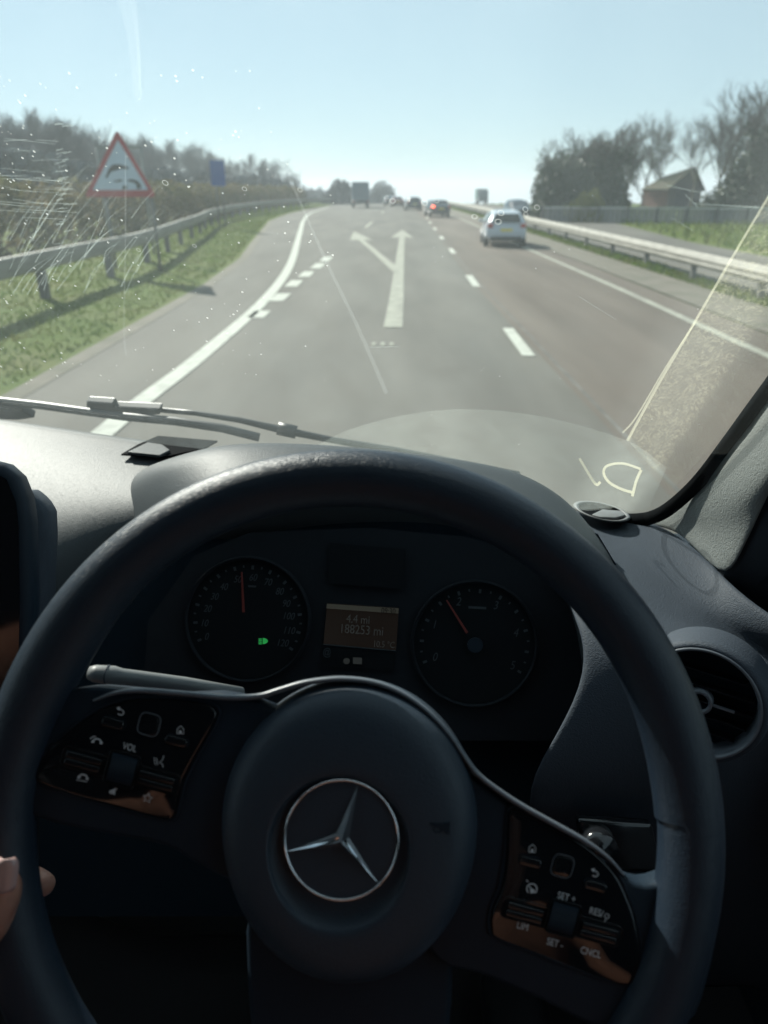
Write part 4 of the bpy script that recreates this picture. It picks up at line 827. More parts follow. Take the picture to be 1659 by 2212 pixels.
b = MB(); b.box(V0 + vu * .018 + VN * .002, (1, 1, 1), Matrix((vu * .016, vv * .0015, VN * .003)).transposed()); b.build('vent_tab', M['satin'], av, smooth=False)

# --- light switch panel behind the right spoke
b = MB(); b.prism([P(*p) for p in ((1240, 1755, .60), (1400, 1765, .60), (1420, 1870, .60), (1250, 1870, .60))], FW, -.012); sw = b.build('switch_panel', M['glossy_btn'], van, bevel=.004)
b = MB(); c_ = P(1286, 1820, .585); b.tube([c_, c_ - FW * .018], [.016, .014], 24); b.build('switch_knob', M['glossy_btn'], sw)

# --- centre screen, left edge of the picture
b = MB(); o_ = [(-260, 985), (-40, 990), (10, 1003), (40, 1030), (58, 1075), (66, 1130), (70, 1300), (66, 1500), (50, 1600), (-260, 1640)]
SN = Vector((.25, -.9, .35)).normalized(); s0 = P(40, 1200, .56)
b.prism([PL(x, y, s0, SN) for x, y in o_], -SN, .035); sc_ = b.build('centre_screen', M['spoke'], van, bevel=.008)
b = MB(); b.prism([PL(x, y, s0, SN) + SN * .0012 for x, y in ((-250, 1010), (-30, 1012), (15, 1035), (36, 1085), (42, 1140), (44, 1300), (40, 1480), (-250, 1600))], -SN, -.001); b.build('screen_glass', M['gloss'], sc_, smooth=False)
b = MB(); s1 = P(80, 1200, .62); b.prism([PL(x, y, s1, SN) for x, y in ((20, 1060), (60, 1060), (90, 1078), (104, 1110), (106, 1160), (100, 1300), (90, 1500), (20, 1560))], -SN, .05); b.build('screen_housing', M['dash_side'], sc_, bevel=.010)

# --- shell of the cabin: closes out the light
def shell(name, mt, pts, faces, th=.02): return mesh(name, pts, faces, mt, van, smooth=False, solid=th, off=0)
rf = [Vector(p) for p in ((-1.4, .30, 2.90), (-.6, .38, 2.95), (0, .33, 2.95), (.36, .02, 2.88), (.62, -.1, 2.80), (.62, -1.0, 2.85), (-1.4, -1.0, 2.9))]
shell('roof', M['headlining'], rf, [tuple(range(7))], .05)
shell('bulkhead', M['cabin'], [(-1.45, -.98, 1.1), (.66, -.98, 1.1), (.66, -.98, 2.95), (-1.45, -.98, 2.95)], [(0, 1, 2, 3)])
shell('floor', M['carpet'], [(-1.45, -1, 1.2), (.66, -1, 1.2), (.66, 1.3, 1.2), (-1.45, 1.3, 1.2)], [(0, 1, 2, 3)])
shell('firewall', M['cabin'], [(-1.45, 1.17, 1.2), (.66, 1.17, 1.2), (.66, .78, DZ - .06), (.30, .80, DZ - .06), (.05, .95, DZ - .06), (-.3, 1.08, DZ - .06), (-.65, 1.13, DZ - .06), (-1.45, 1.15, DZ - .06)], [tuple(range(8))])
# doors with window openings
dr = shell('right_door', M['cabin'], [(.60, -1, 1.2), (.60, 1.2, 1.2), (.60, .75, 2.02), (.55, .40, 2.10), (.56, -.1, 2.14), (.56, -.55, 2.16), (.58, -1, 2.16), (.60, -1, 2.85), (.58, -.55, 2.85), (.56, .0, 2.80), (.46, .28, 2.45)], [(0, 1, 2, 3, 4, 5, 6), (5, 8, 7, 6)], .04)
mesh('side_window', [(.57, .40, 2.10), (.57, -.1, 2.14), (.57, -.55, 2.16), (.58, -.55, 2.85), (.57, .02, 2.80)], [(0, 1, 2, 3, 4)], M['glass'], dr, smooth=False)
dl = shell('left_door', M['cabin'], [(-1.42, -1, 1.2), (-1.42, 1.2, 1.2), (-1.42, 1.15, 2.0), (-1.42, .5, 2.1), (-1.42, -.5, 2.14), (-1.42, -1, 2.14), (-1.42, -1, 2.9), (-1.42, -.5, 2.9)], [(0, 1, 2, 3, 4, 5), (4, 7, 6, 5)], .04)
mesh('side_window', [(-1.40, 1.10, 2.04), (-1.41, .5, 2.1), (-1.41, -.5, 2.14), (-1.41, -.5, 2.88), (-1.41, .36, 2.86)], [(0, 1, 2, 3, 4)], M['glass'], dl, smooth=False)
b = MB(); b.tube([(-1.40, 1.18, 2.0), (-1.37, .85, 2.35), (-1.33, .40, 2.9)], .05, 8); b.build('left_pillar', M['cabin'], van)
def seat(x):
    b = MB(); b.box((x, -.38, 1.52), (.5, .52, .18)); b.box((x, -.38, 1.33), (.3, .4, .26)); b.build('seat_cushion', M['seat'], van, bevel=.05)
    b = MB(); b.box((x, -.72, 1.92), (.48, .14, .76), Matrix.Rotation(R(-10), 3, 'X')); b.build('seat_back', M['seat'], van, bevel=.05)
    b = MB(); b.box((x, -.80, 2.42), (.26, .1, .2)); b.build('headrest', M['seat'], van, bevel=.04)
seat(.02); seat(-.9)
# scuttle under the wipers
b = MB(); b.loft([[Vector((x, lerp(GF[1:], x) + .012, DZ - .06)) for x in (-1.3, -.95, -.63, -.35, -.1, .06, .2, .3)], [Vector((x, lerp(GF[1:], x) + .10, DZ - .10)) for x in (-1.3, -.95, -.63, -.35, -.1, .06, .2, .3)], [Vector((x, lerp(GF[1:], x) + .16, DZ - .20)) for x in (-1.3, -.95, -.63, -.35, -.1, .06, .2, .3)]]); b.build('scuttle_panel', M['rubber'], van, sub=1, solid=.01)
b = MB(); b.loft([[Vector((x, 1.30 - .2 * max(0, x + .3) ** 2, DZ - .22)) for x in (-1.5, -.9, -.3, .2, .6)], [Vector((x, 1.75 - .3 * max(0, x + .3) ** 2, DZ - .62)) for x in (-1.5, -.9, -.3, .2, .6)], [Vector((x, 2.0 - .3 * max(0, x + .3) ** 2, DZ - 1.1)) for x in (-1.5, -.9, -.3, .2, .6)]]); b.build('bonnet', M['paint_white'], van, sub=2, solid=.01)

# ------------------------------------------------------------------ WIPER outside the glass
def WG(px, py, lift=.02):
    h = GL(px, py, lift + .085); return h[0] if h else P(px, py, 1.2)
wp = empty('wiper', tuple(WG(265, 882))); tag(wp, 'black windscreen wiper lying along the foot of the glass', 'wiper')
b = MB(); pts = [WG(*p, .018) for p in ((-60, 858), (0, 866), (90, 876), (185, 889), (270, 900), (380, 910), (480, 925), (560, 945))]; b.tube(pts, .0065, 8); b.build('blade', M['rubber'], wp)
b = MB(); pts = [WG(*p, .05) for p in ((340, 885), (420, 892), (520, 908), (615, 930), (720, 951), (850, 973), (980, 1000), (1120, 1030))]; b.tube(pts, [.004, .004, .0045, .006, .005, .006, .007, .008], 8); b.build('arm', M['rubber'], wp)
b = MB(); b.tube([WG(600, 925, .052), WG(640, 934, .053)], .010, 8); b.build('arm_joint', M['rubber'], wp)
def slab(pts, lift, th):
    v = [WG(x, y, lift) for x, y in pts]; n_ = (v[1] - v[0]).cross(v[2] - v[0]).normalized(); b = MB(); b.prism(v, n_, th); return b
slab(((186, 895), (186, 868), (243, 872), (246, 879), (345, 884), (345, 896), (262, 905)), .035, .012).build('blade_clip', M['rubber'], wp, smooth=False, bevel=.002)
w2 = empty('wiper', tuple(WG(20, 890))); tag(w2, 'end of the second wiper arm at the far left foot of the glass', 'wiper')
slab(((-80, 878), (0, 884), (48, 888), (75, 903), (40, 908), (-80, 905)), .012, .012).build('arm_end', M['rubber'], w2, smooth=False, bevel=.002)

# ------------------------------------------------------------------ STEERING WHEEL
cc = Vector((-.0218, -.1603, .3749)); tt, uu = .14, -.03
def cam2w(v): return RT * v[0] + UP * v[1] + FW * v[2]
WC = CAM + cam2w(cc); WN = cam2w((math.sin(uu) * math.cos(tt), math.sin(tt), -math.cos(uu) * math.cos(tt))).normalized()
WA = RT - WN * RT.dot(WN); WA.normalize(); WB = WN.cross(WA)
def W(px, py, h=0.0): return PL(px, py, WC + WN * h, WN)
sw_ = empty('steering_wheel', tuple(WC)); tag(sw_, 'black leather rimmed steering wheel turned slightly right with a chrome star emblem', 'steering wheel')
rows = []
for k in range(145):
    a = 2 * math.pi * k / 144; o = WA * math.cos(a) + WB * math.sin(a); c = WC + o * .1812
    g1 = math.exp(-((math.degrees(a) - 152) / 15) ** 2) + .45 * math.exp(-((math.degrees(a) - 8) / 15) ** 2)
    r0 = []
    for j in range(20):
        t = 2 * math.pi * j / 20; ro = .0163 * math.cos(t); rh = .0160 * math.sin(t)
        if math.cos(t) < 0: ro *= 1 + .25 * min(g1, 1)
        r0.append(c + o * ro + WN * rh)
    rows.append(r0)
b = MB(); b.loft(rows, close=True); b.build('rim', M['rim'], sw_)
def wpoly(pts, h0, th, n=0, closed=True):
    q = pts if not n else [(p.x, p.y) for p in crc([Vector((x, y, 0)) for x, y in pts], n)]
    return [W(x, y, h0) for x, y in q]
# spoke castings
b = MB(); b.prism(wpoly([(70, 1560), (130, 1500), (215, 1478), (300, 1482), (420, 1492), (520, 1494), (640, 1560), (600, 1800), (540, 1880), (440, 1840), (380, 1806), (250, 1780), (120, 1750), (40, 1700)], -.016, 0, 3), WN, .018); b.build('spoke', M['spoke'], sw_, bevel=.003)
b = MB(); b.prism(wpoly([(900, 1560), (1010, 1660), (1120, 1738), (1230, 1800), (1310, 1860), (1370, 1885), (1430, 1870), (1500, 1860), (1520, 1960), (1500, 2080), (1450, 2180), (1300, 2190), (1150, 2120), (1030, 2070), (940, 2040), (880, 1900)], -.016, 0, 3), WN, .018); b.build('spoke', M['spoke'], sw_, bevel=.003)
b = MB(); b.prism(wpoly([(560, 1900), (760, 1980), (960, 1920), (960, 2250), (900, 2420), (620, 2420), (560, 2250)], -.022, 0, 3), WN, .016); b.build('lower_spoke', M['spoke'], sw_, bevel=.004)
# hub cover: a soft dome
hc = (755, 1765); HC = W(*hc); hr = .0695
rows = []
hrx = (W(1032, 1765) - W(478, 1765)).length / 2; hry = (W(755, 1474) - W(755, 1765)).length
prf = [(1.02, -.012), (1.0, .004), (.965, .014), (.90, .021), (.80, .0245), (.60, .0255), (.50, .0255), (.44, .0245), (.40, .0205), (.2, .0200), (.001, .0200)]
for k in range(97):
    a = 2 * math.pi * k / 96; sy_ = hry if math.sin(a) > 0 else hry * 1.15
    rr = []
    for s, h in prf:
        if s < .46: # recess is centred on the emblem
            e0 = W(738, 1812) ; base_ = e0 + (WA * math.cos(a) + WB * math.sin(a)) * (.033 * s / .40)
        else: base_ = HC.lerp(W(738, 1812), max(0, (.9 - s) / .44) * .9 if s < .9 else 0) + WA * math.cos(a) * hrx * s + WB * math.sin(a) * sy_ * s
        rr.append(base_ + WN * (h - .004))
    rows.append(rr)
b = MB(); b.loft(rows); hub = b.build('hub_cover', M['hubmat'], sw_, sub=1)
b = MB(); b.prism([HC + WA * math.cos(t * .1309) * hrx * 1.0 + WB * math.sin(t * .1309) * (hry * .97 if math.sin(t * .1309) > 0 else hry * 1.16) - WN * .03 for t in range(48)], WN, .026); b.build('hub_base', M['spoke'], sw_, bevel=.003)
# chrome emblem
EH = .0195; E0 = W(738, 1812, EH)
def EM(px, py, h=0.0): return PL(px, py, E0 + WN * h, WN)
er = (EM(862, 1812) - EM(613, 1812)).length / 2; ea = EM(1000, 1812) - EM(600, 1812); ea.normalize(); eb = WN.cross(ea)
EC = (EM(862, 1812) + EM(613, 1812)) / 2
EC = (EC + (EM(738, 1680) + EM(738, 1945)) / 2) / 2
em = empty('emblem', (0, 0, 0)); em.parent = sw_; ORG[em] = ORG[sw_]
b = MB(); rr = []
for k in range(97):
    a = 2 * math.pi * k / 96; o = ea * math.cos(a) + eb * math.sin(a)
    rr.append([EC + o * (er + r_) + WN * h for r_, h in ((-.0013, 0), (-.0012, .0014), (-.0006, .0020), (.0, .0016), (.0003, 0))])
b.loft(rr); b.build('emblem_ring', M['chrome'], em)
b = MB(); b.prism([EC + (ea * math.cos(t * .1309) + eb * math.sin(t * .1309)) * er - WN * .0006 for t in range(48)], WN, .001); b.build('emblem_ground', M['hubmat'], em, smooth=False)
tips = [(775, 1691), (621, 1838), (816, 1905)]; ce = EM(738, 1812)
dirs = []
tv = [(EM(*t) - ce) for t in tips]
b = MB()
for i in range(3):
    t0 = tv[i]; t1 = tv[(i + 1) % 3]; bis = -(tv[(i + 2) % 3]).normalized()
    pass
inn_ = [(-(tv[i]).normalized()) * .0038 for i in range(3)]      # notch opposite each arm
apex = ce + WN * .0055
for i in range(3):
    tip = ce + tv[i] + WN * .0008; a_ = ce + inn_[(i + 1) % 3] + WN * .0006; c_ = ce + inn_[(i + 2) % 3] + WN * .0006
    b.add([apex, a_, tip], [(0, 1, 2)]); b.add([apex, tip, c_], [(0, 1, 2)])
b.build('emblem_star', M['chrome'], em, smooth=False)
# embossed horn sign
b = MB(); hp_ = [(928, 1779), (930, 1775), (950, 1779), (972, 1776), (971, 1803), (965, 1800), (957, 1791), (930, 1782)]
b.prism([W(x, y, .0208) for x, y in hp_], WN, .0006)
rr = [[W(945 + 10 * math.cos(t) * k, 1792 + 8 * math.sin(t) * k, .0212) for k in (1, .72)] for t in [j * .3142 for j in range(21)]]; b.loft(rr)
b.build('horn_symbol', M['spoke'], sw_, smooth=False)
# satin strip along the top edge of both spokes and round the hub
sp_ = [(200, 1512), (250, 1493), (310, 1487), (400, 1493), (490, 1501), (555, 1499), (600, 1486), (650, 1471), (700, 1463), (745, 1461), (800, 1467), (850, 1483), (895, 1508), (940, 1545), (980, 1590), (1010, 1635), (1035, 1668), (1075, 1700), (1130, 1736), (1200, 1775), (1265, 1812), (1315, 1850), (1350, 1890)]
pp = cr([Vector((x, y, 0)) for x, y in sp_], 5); rr = []
for i, p in enumerate(pp):
    t = (pp[min(i + 1, len(pp) - 1)] - pp[max(0, i - 1)]).normalized(); s = Vector((-t.y, t.x, 0)); k_ = i / (len(pp) - 1); wv = 12 * min(1, .35 + 6 * k_, .35 + 6 * (1 - k_))
    rr.append([W(p.x - s.x * 1, p.y - s.y * 1, -.012), W(p.x - s.x * 1, p.y - s.y * 1, .004), W(p.x + s.x * wv * .3, p.y + s.y * wv * .3, .0068), W(p.x + s.x * wv * .8, p.y + s.y * wv * .8, .0066), W(p.x + s.x * wv, p.y + s.y * wv, .003)])
b = MB(); b.loft(rr); b.build('trim_strip', M['satin'], sw_)
# control panels
def panel(outline, name='control_panel'):
    q = [(p.x, p.y) for p in crc([Vector((x, y, 0)) for x, y in outline], 4)]
    b = MB(); b.prism([W(x, y, .001) for x, y in q], WN, .0030); return b.build(name, M['gloss'], sw_, bevel=.0012), q
def groove(q, parent):
    cxm = sum(p[0] for p in q) / len(q); cym = sum(p[1] for p in q) / len(q); rr = []
    for x, y in q + [q[0]]:
        d = Vector((x - cxm, y - cym)).normalized(); rr.append([W(x + d.x * k, y + d.y * k, h) for k, h in ((1, .0018), (4, .0034), (7, .0030), (9, .0015))])
    b = MB(); b.loft(rr); b.build('panel_bezel', M['spoke'], parent)
TL = R(15)
def rot(cx_, cy_, dx, dy, a=TL): return (cx_ + dx * math.cos(a) - dy * math.sin(a), cy_ + dx * math.sin(a) + dy * math.cos(a))
def rrect(cx_, cy_, w_, h_, r_, a=TL, n=5):
    pts = [Vector((-w_ / 2, -h_ / 2)), Vector((w_ / 2, -h_ / 2)), Vector((w_ / 2, h_ / 2)), Vector((-w_ / 2, h_ / 2))]
    return [rot(cx_, cy_, p.x, p.y, a) for p in rounded(pts, r_, n)]
def btn(name, pts, parent, h0, th, mt, bev=.0006):
    b = MB(); b.prism([W(x, y, h0) for x, y in pts], WN, th); return b.build(name, mt, parent, bevel=bev)
def outline_ring(name, pts, wd, parent, h, mt):
    cxm = sum(p[0] for p in pts) / len(pts); cym = sum(p[1] for p in pts) / len(pts); n_ = len(pts); rr = []
    for i in range(n_ + 1):
        x, y = pts[i % n_]; a = Vector(pts[i % n_ - 1]); c = Vector(pts[(i + 1) % n_]); t = (c - a)
        if t.length < 1e-6: continue
        t.normalize(); s = Vector((t.y, -t.x)); rr.append([W(x + s.x * k, y + s.y * k, h + g_) for k, g_ in ((0, 0), (wd * .5, .0007), (wd, 0))])
    b = MB(); b.loft(rr); return b.build(name, mt, parent)
ex_w = W(*rot(700, 1700, 100, 0)) - W(700, 1700); ey_w = WN.cross(ex_w)
TH = .0044
def wt(body, x, y, sz, parent): return text('button_text', body, W(x, y, TH), ex_w, ey_w, sz * .74, M['symbol'], parent, depth=.00008)
def wline(bb, pts, wd, n=3, closed=False):
    pts = [Vector((x, y, 0)) for x, y in pts]; pts = (crc(pts, n) if closed else cr(pts, n)) if n > 1 else pts + ([pts[0]] if closed else [])
    if closed and n > 1: pts.append(pts[0])
    rr = []
    for i, p in enumerate(pts):
        t = (pts[min(i + 1, len(pts) - 1)] - pts[max(0, i - 1)])
        if t.length < 1e-6: continue
        t.normalize(); s = Vector((-t.y, t.x, 0)) * wd / 2; rr.append([W(p.x + s.x, p.y + s.y, TH), W(p.x - s.x, p.y - s.y, TH)])
    bb.loft(rr)
def sym(name, parent, lines=(), polys=()):
    b = MB()
    for pts, wd, n_, cl in lines: wline(b, pts, wd, n_, cl)
    for pts in polys: b.prism([W(x, y, TH) for x, y in pts], WN, .0001)
    b.build(name, M['symbol'], parent, smooth=False)
def R2(cx_, cy_, L, a=TL): return [rot(cx_, cy_, x, y, a) for x, y in L]
def home(x, y, p, a=TL * .3): sym('home_symbol', p, [(R2(x, y, [(-7, 8), (-7, -2), (0, -9), (7, -2), (7, 8)], a), 1.6, 1, True)], [R2(x, y, [(-2.5, 8), (-2.5, 1), (2.5, 1), (2.5, 8)], a)])
def backarrow(x, y, p): sym('back_symbol', p, [(R2(x, y, [(-4, -4), (3, -3), (8, 2), (4, 8), (-4, 7)]), 2.2, 3, False)], [R2(x, y, [(-10, -5), (-3, -9), (-3, 0)])])
def handset(x, y, p, a=0, bars=False):
    L = [([rot(x, y, -9, 3, a), rot(x, y, -5, -3, a), rot(x, y, 5, -3, a), rot(x, y, 9, 3, a)], 3.2, 3, False)]
    pl = [R2(x, y, [(-12, 1), (-6, 1), (-6, 6), (-12, 6)], a), R2(x, y, [(6, 1), (12, 1), (12, 6), (6, 6)], a)]
    if bars: L.append((R2(x, y, [(-14, 10), (10, 10)], a), 1.6, 1, False))
    else: L.append((R2(x, y, [(-16, -2), (-9, -8), (-4, -8)], a), 1.8, 1, False))
    sym('phone_symbol', p, L, pl)
lp, lq = panel([(82, 1662), (107, 1622), (140, 1590), (179, 1558), (215, 1536), (251, 1520), (304, 1508), (394, 1511), (448, 1520), (468, 1534), (466, 1556), (430, 1619), (408, 1660), (394, 1690), (386, 1730), (378, 1758), (360, 1767), (286, 1748), (179, 1719), (105, 1694), (82, 1680)]); groove(lq, lp)
rp_, rq = panel([(1096, 1775), (1100, 1752), (1120, 1748), (1179, 1777), (1262, 1823), (1324, 1881), (1357, 1947), (1372, 1995), (1380, 2050), (1378, 2100), (1352, 2122), (1300, 2112), (1230, 2085), (1150, 2052), (1072, 2022), (1060, 2000), (1064, 1960), (1082, 1918), (1092, 1856)]); groove(rq, rp_)
for (pn, bx, by, sx_, sy2, cx2, cy2, hx, hy, slot, rol) in (
        (lp, 247, 1561, 322, 1565, 383, 1600, 0, 0, (261, 1665, 262, 42), (263, 1662)), (rp_, 1285, 1912, 1215, 1871, 1144, 1860, 0, 0, (1212, 1991, 266, 44), (1216, 1984))):
    for (x, y) in ((bx, by), (cx2, cy2)):
        o = btn('button', rrect(x, y, 48, 20, 9), pn, .0025, .0026, M['glossy_btn']); outline_ring('button_edge', rrect(x, y, 48, 20, 9), 1.6, o, .0042, M['spoke'])
    o = btn('touch_button', rrect(sx_, sy2, 42, 44, 13), pn, .0025, .0020, M['gloss']); outline_ring('button_ring', rrect(sx_, sy2, 44, 46, 14), 2.0, o, .0044, M['satin'])
    x, y, w0, h0 = slot
    o = btn('rocker_well', rrect(x, y, w0, h0, 14), pn, .0025, .0018, M['dialface']); outline_ring('well_edge', rrect(x, y, w0, h0, 14), 2.2, o, .0040, M['glossy_btn'])
    for s in (-1, 1):
        for k, hh in ((-.2, .0062), (.18, .0055)):
            c_ = rot(x, y, s * w0 * .31, h0 * k); o2 = btn('rocker_button', rrect(c_[0], c_[1], w0 * .30, h0 * .32, 4), pn, .0035, .0026, M['glossy_btn'])
    x, y = rol; o = btn('roller_frame', rrect(x, y, 66, 72, 9), pn, .0030, .0022, M['dialface']); outline_ring('roller_edge', rrect(x, y, 66, 72, 9), 1.8, o, .0052, M['glossy_btn'])
    rr = []
    for k in range(25):
        v = (k / 24 - .5) * 60; hh = .0050 + .0040 * math.sqrt(max(0, 1 - (v / 31) ** 2)) + (.00035 if k % 2 else 0)
        rr.append([W(*rot(x, y, u_, v), hh) for u_ in (-28, -10, 10, 28)])
    b = MB(); b.loft(rr); b.build('scroll_wheel', M['spoke'], pn, smooth=False)
backarrow(260, 1536, lp); home(390, 1577, lp); handset(210, 1600, lp, R(8)); handset(180, 1677, lp, R(10), True)
wt('VOL', 280, 1615, .0066, lp)
sym('voice_symbol', lp, [([(333, 1636), (335, 1652)], 1.5, 1, False), ([(338, 1637), (340, 1653)], 1.5, 1, False), ([(354, 1632), (351, 1642), (344, 1647), (351, 1651), (352, 1658)], 1.8, 1, False)])
sym('mute_symbol', lp, [([(239, 1716), (254, 1703)], 1.6, 1, False)], [[(237, 1707), (243, 1706), (250, 1701), (248, 1718), (242, 1713), (236, 1713)]])
st_ = [rot(319, 1724, (11 if k % 2 == 0 else 4.8) * math.sin(k * math.pi / 5), -(11 if k % 2 == 0 else 4.8) * math.cos(k * math.pi / 5)) for k in range(10)]
sym('star_symbol', lp, [(st_, 1.8, 1, True)])
backarrow(1285, 1885, rp_); home(1150, 1833, rp_)
wt('SET +', 1224, 1939, .0064, rp_); wt('RES/', 1288, 1971, .0064, rp_); wt('LIM', 1129, 2001, .0066, rp_); wt('SET -', 1199, 2038, .0064, rp_); wt('CNCL', 1276, 2058, .0064, rp_)
sym('distance_symbol', rp_, [([(1311 + 5 * math.cos(t), 1979 + 5 * math.sin(t)) for t in [k * .785 for k in range(8)]], 1.6, 1, True), ([(1309, 1985), (1306, 1992)], 1.6, 1, False)])
sym('limiter_symbol', rp_, [([(1149 + 11 * math.cos(t), 1920 + 11 * math.sin(t)) for t in [2.3 + k * .5 for k in range(11)]], 2.4, 1, False), ([(1149, 1922), (1143, 1914)], 2.4, 1, False), ([(1141, 1905), (1137, 1901)], 2.0, 1, False)], [[(1145, 1922), (1153, 1920), (1156, 1928), (1146, 1930)]])

# ------------------------------------------------------------------ INDICATOR STALK
sk = empty('indicator_stalk', tuple(P(330, 1460, .46))); tag(sk, 'grey indicator stalk behind the left spoke, its end lit by the sun', 'stalk')
b = MB(); ps = [(193, 1453, .43), (205, 1455, .43), (245, 1459, .435), (262, 1461, .437), (300, 1465, .443), (400, 1478, .46), (520, 1500, .485)]
b.tube([P(*p) for p in ps], [.0040, .0052, .0058, .0048, .0046, .0046, .0050], 16); b.build('lever', M['stalk'], sk)
b = MB(); b.tube([P(232, 1457.5, .433), P(234, 1457.7, .433)], .0061, 16); b.build('end_ring', M['dash_side'], sk)

# ------------------------------------------------------------------ PERSON (driver)
def skin_obj(name, chains, mt, parent=None, sub=2, root=0):
    vs, es, rs = [], [], []; idx = {}
    for ch in chains:
        prev = None
        for p in ch:
            v = Vector(p[:3]); key = tuple(round(c, 4) for c in v)
            if key not in idx: idx[key] = len(vs); vs.append(v); rs.append((p[3], p[4] if len(p) > 4 else p[3]))
            i = idx[key]
            if prev is not None and prev != i: es.append((prev, i))
            prev = i
    off_v = ORG.get(parent, Vector((0, 0, 0))) if parent is not None else Vector((0, 0, 0))
    me = bpy.data.meshes.new(name); me.from_pydata([tuple(v - off_v) for v in vs], es, []); me.update(); me.materials.append(mt)
    o = bpy.data.objects.new(name, me); C.objects.link(o)
    if parent is not None: o.parent = parent
    md = o.modifiers.new('skin', 'SKIN'); md.use_smooth_shade = True
    lay = me.skin_vertices[0] if me.skin_vertices else me.attributes and None
    if not me.skin_vertices:
        bm = bmesh.new(); bm.from_mesh(me); bm.verts.layers.skin.verify(); bm.to_mesh(me); bm.free()
    for i, r_ in enumerate(rs): me.skin_vertices[0].data[i].radius = r_; me.skin_vertices[0].data[i].use_root = (i == root)
    m = o.modifiers.new('sub', 'SUBSURF'); m.levels = sub; m.render_levels = sub; return o
def q4(v, r_): return (v.x, v.y, v.z, r_)
hip = Vector((.02, -.36, 1.68)); chest = Vector((-.02, -.50, 2.06)); neck = Vector((-.02, -.52, 2.24)); headb = Vector((-.02, -.50, 2.32)); headt = Vector((-.02, -.48, 2.46))
shl = Vector((-.25, -.42, 2.20)); ell_ = Vector((-.45, -.13, 2.02)); wrl = P(-150, 2130, .40)
palm = P(-85, 1990, .405); knk = P(-60, 1930, .425)
thumb = [P(-60, 2060, .375), P(-28, 2000, .358), P(2, 1930, .352), P(14, 1880, .352)]
shr = Vector((.21, -.48, 2.13)); elr = Vector((.34, -.40, 1.88)); wrr = Vector((.22, -.14, 1.86)); hr_ = Vector((.17, -.07, 1.85))
pz = empty('person', (.02, -.36, 1.6)); tag(pz, 'driver whose left thumb and fingertip grip the steering wheel rim', 'person')
def fing(pts): return [q4(P(*p[:3]), p[3]) for p in pts]
ch = [[q4(hip, .11), q4(chest, .12), q4(neck, .055), q4(headb, .07), q4(headt, .07)],
      [q4(chest, .12), q4(shl, .055), q4(ell_, .04), q4(wrl, .024), q4(palm, .024), q4(knk, .018)],
      [q4(palm, .024), q4(thumb[0], .0135), q4(thumb[1], .0115), q4(thumb[2], .0105), q4(thumb[3], .0085)],
      [q4(knk, .018)] + fing([(-40, 1885, .445, .010), (20, 1880, .462, .0095), (75, 1900, .462, .0085), (104, 1917, .452, .0078)]),
      [q4(knk, .018)] + fing([(-45, 1940, .447, .010), (15, 1945, .468, .0095), (60, 1965, .470, .0085), (80, 1985, .462, .0075)]),
      [q4(palm, .024)] + fing([(-40, 2010, .447, .010), (20, 2015, .470, .009), (62, 2035, .472, .008), (84, 2050, .466, .0072)]),
      [q4(palm, .024)] + fing([(-55, 2075, .440, .009), (10, 2085, .464, .008), (60, 2105, .468, .007), (84, 2120, .464, .0065)]),
      [q4(chest, .12), q4(shr, .055), q4(elr, .04), q4(wrr, .024), q4(hr_, .022)]]
skin_obj('body', ch, M['skin'], pz)
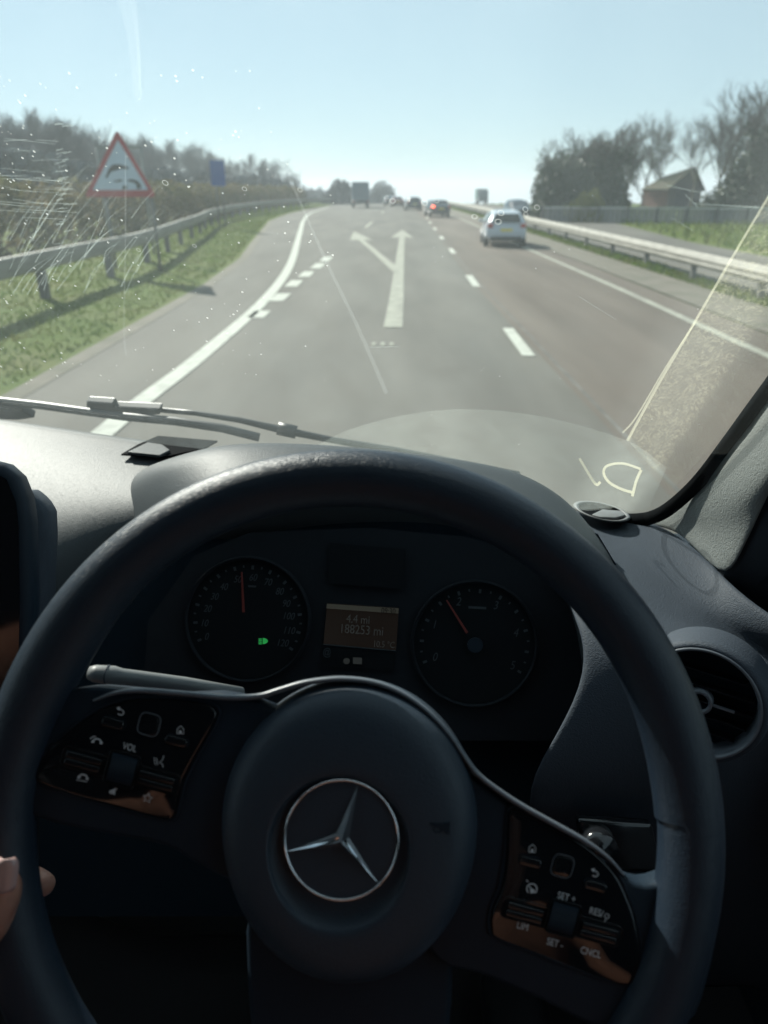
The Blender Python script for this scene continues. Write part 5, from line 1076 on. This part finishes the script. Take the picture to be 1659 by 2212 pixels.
# thumb nail
b = MB(); c0 = P(6, 1893, .3435); u_ = (P(20, 1893, .3435) - c0).normalized(); v_ = (P(10, 1862, .3435) - c0).normalized(); nn = u_.cross(v_).normalized()
if nn.dot(FW) > 0: nn = -nn
rr = []
for j in range(9):
    y_ = -1 + 2 * j / 8; hw = .0063 * (1 - .25 * max(0, y_) ** 3) * (1 if abs(y_) < .99 else .75); rr.append([c0 + v_ * y_ * .0085 + u_ * hw * x_ - nn * .0028 * x_ * x_ + nn * .0006 for x_ in (-1, -.6, -.2, .2, .6, 1)])
b.loft(rr); b.build('nail', M['nail'], pz, solid=.0006)
jm = [[q4(hip + Vector((0, 0, -.02)), .15), q4(hip.lerp(chest, .5), .155), q4(chest, .15), q4(neck + Vector((0, 0, -.03)), .075)],
      [q4(chest, .15), q4(shl, .085), q4(ell_, .055), q4(ell_.lerp(wrl, .72), .038)], [q4(chest, .15), q4(shr, .075), q4(elr, .055), q4(elr.lerp(wrr, .72), .038)]]
skin_obj('jumper', jm, M['jumper'], pz)
jn = [[q4(hip + Vector((0, 0, -.04)), .13)] + [q4(Vector(p), r_) for p, r_ in (((.12, -.28, 1.66), .10), ((.22, .20, 1.74), .075), ((.22, .24, 1.70), .07), ((.20, .50, 1.32), .05))],
      [q4(hip + Vector((0, 0, -.04)), .13)] + [q4(Vector(p), r_) for p, r_ in (((-.08, -.28, 1.66), .10), ((-.14, .22, 1.72), .075), ((-.14, .26, 1.68), .07), ((-.12, .60, 1.32), .05))]]
skin_obj('jeans', jn, M['jeans'], pz)
for x, y in ((.20, .55), (-.12, .65)):
    b = MB(); b.box((x, y + .04, 1.26), (.10, .28, .09)); b.build('shoe', M['rubber'], pz, bevel=.03)
bm = bmesh.new(); bmesh.ops.create_uvsphere(bm, u_segments=20, v_segments=12, radius=.1)
for v in bm.verts: v.co = Vector((v.co.x * .86, v.co.y * 1.05 - .03, v.co.z * .95 + .04)) + headt
me = bpy.data.meshes.new('hair'); bm.to_mesh(me); bm.free(); me.materials.append(M['hair']); o = bpy.data.objects.new('hair', me); C.objects.link(o); o.parent = pz; me.transform(Matrix.Translation(-ORG[pz]))
# the head sits behind the phone: keep it clear of the lens
# ------------------------------------------------------------------ HAZE
def haze():
    m = bpy.data.materials.new('haze_air'); m.use_nodes = True; n = m.node_tree; n.nodes.clear(); o = n.nodes.new('ShaderNodeOutputMaterial'); v = n.nodes.new('ShaderNodeVolumePrincipled')
    v.inputs['Color'].default_value = (.86, .93, 1, 1); v.inputs['Density'].default_value = 0.0008; v.inputs['Anisotropy'].default_value = .2; n.links.new(v.outputs[0], o.inputs['Volume'])
    b = MB(); b.box((0, 1270, -33.0), (3400, 2700, 104)); ob = b.build('haze', m, smooth=False); ob['kind'] = 'stuff'
haze()
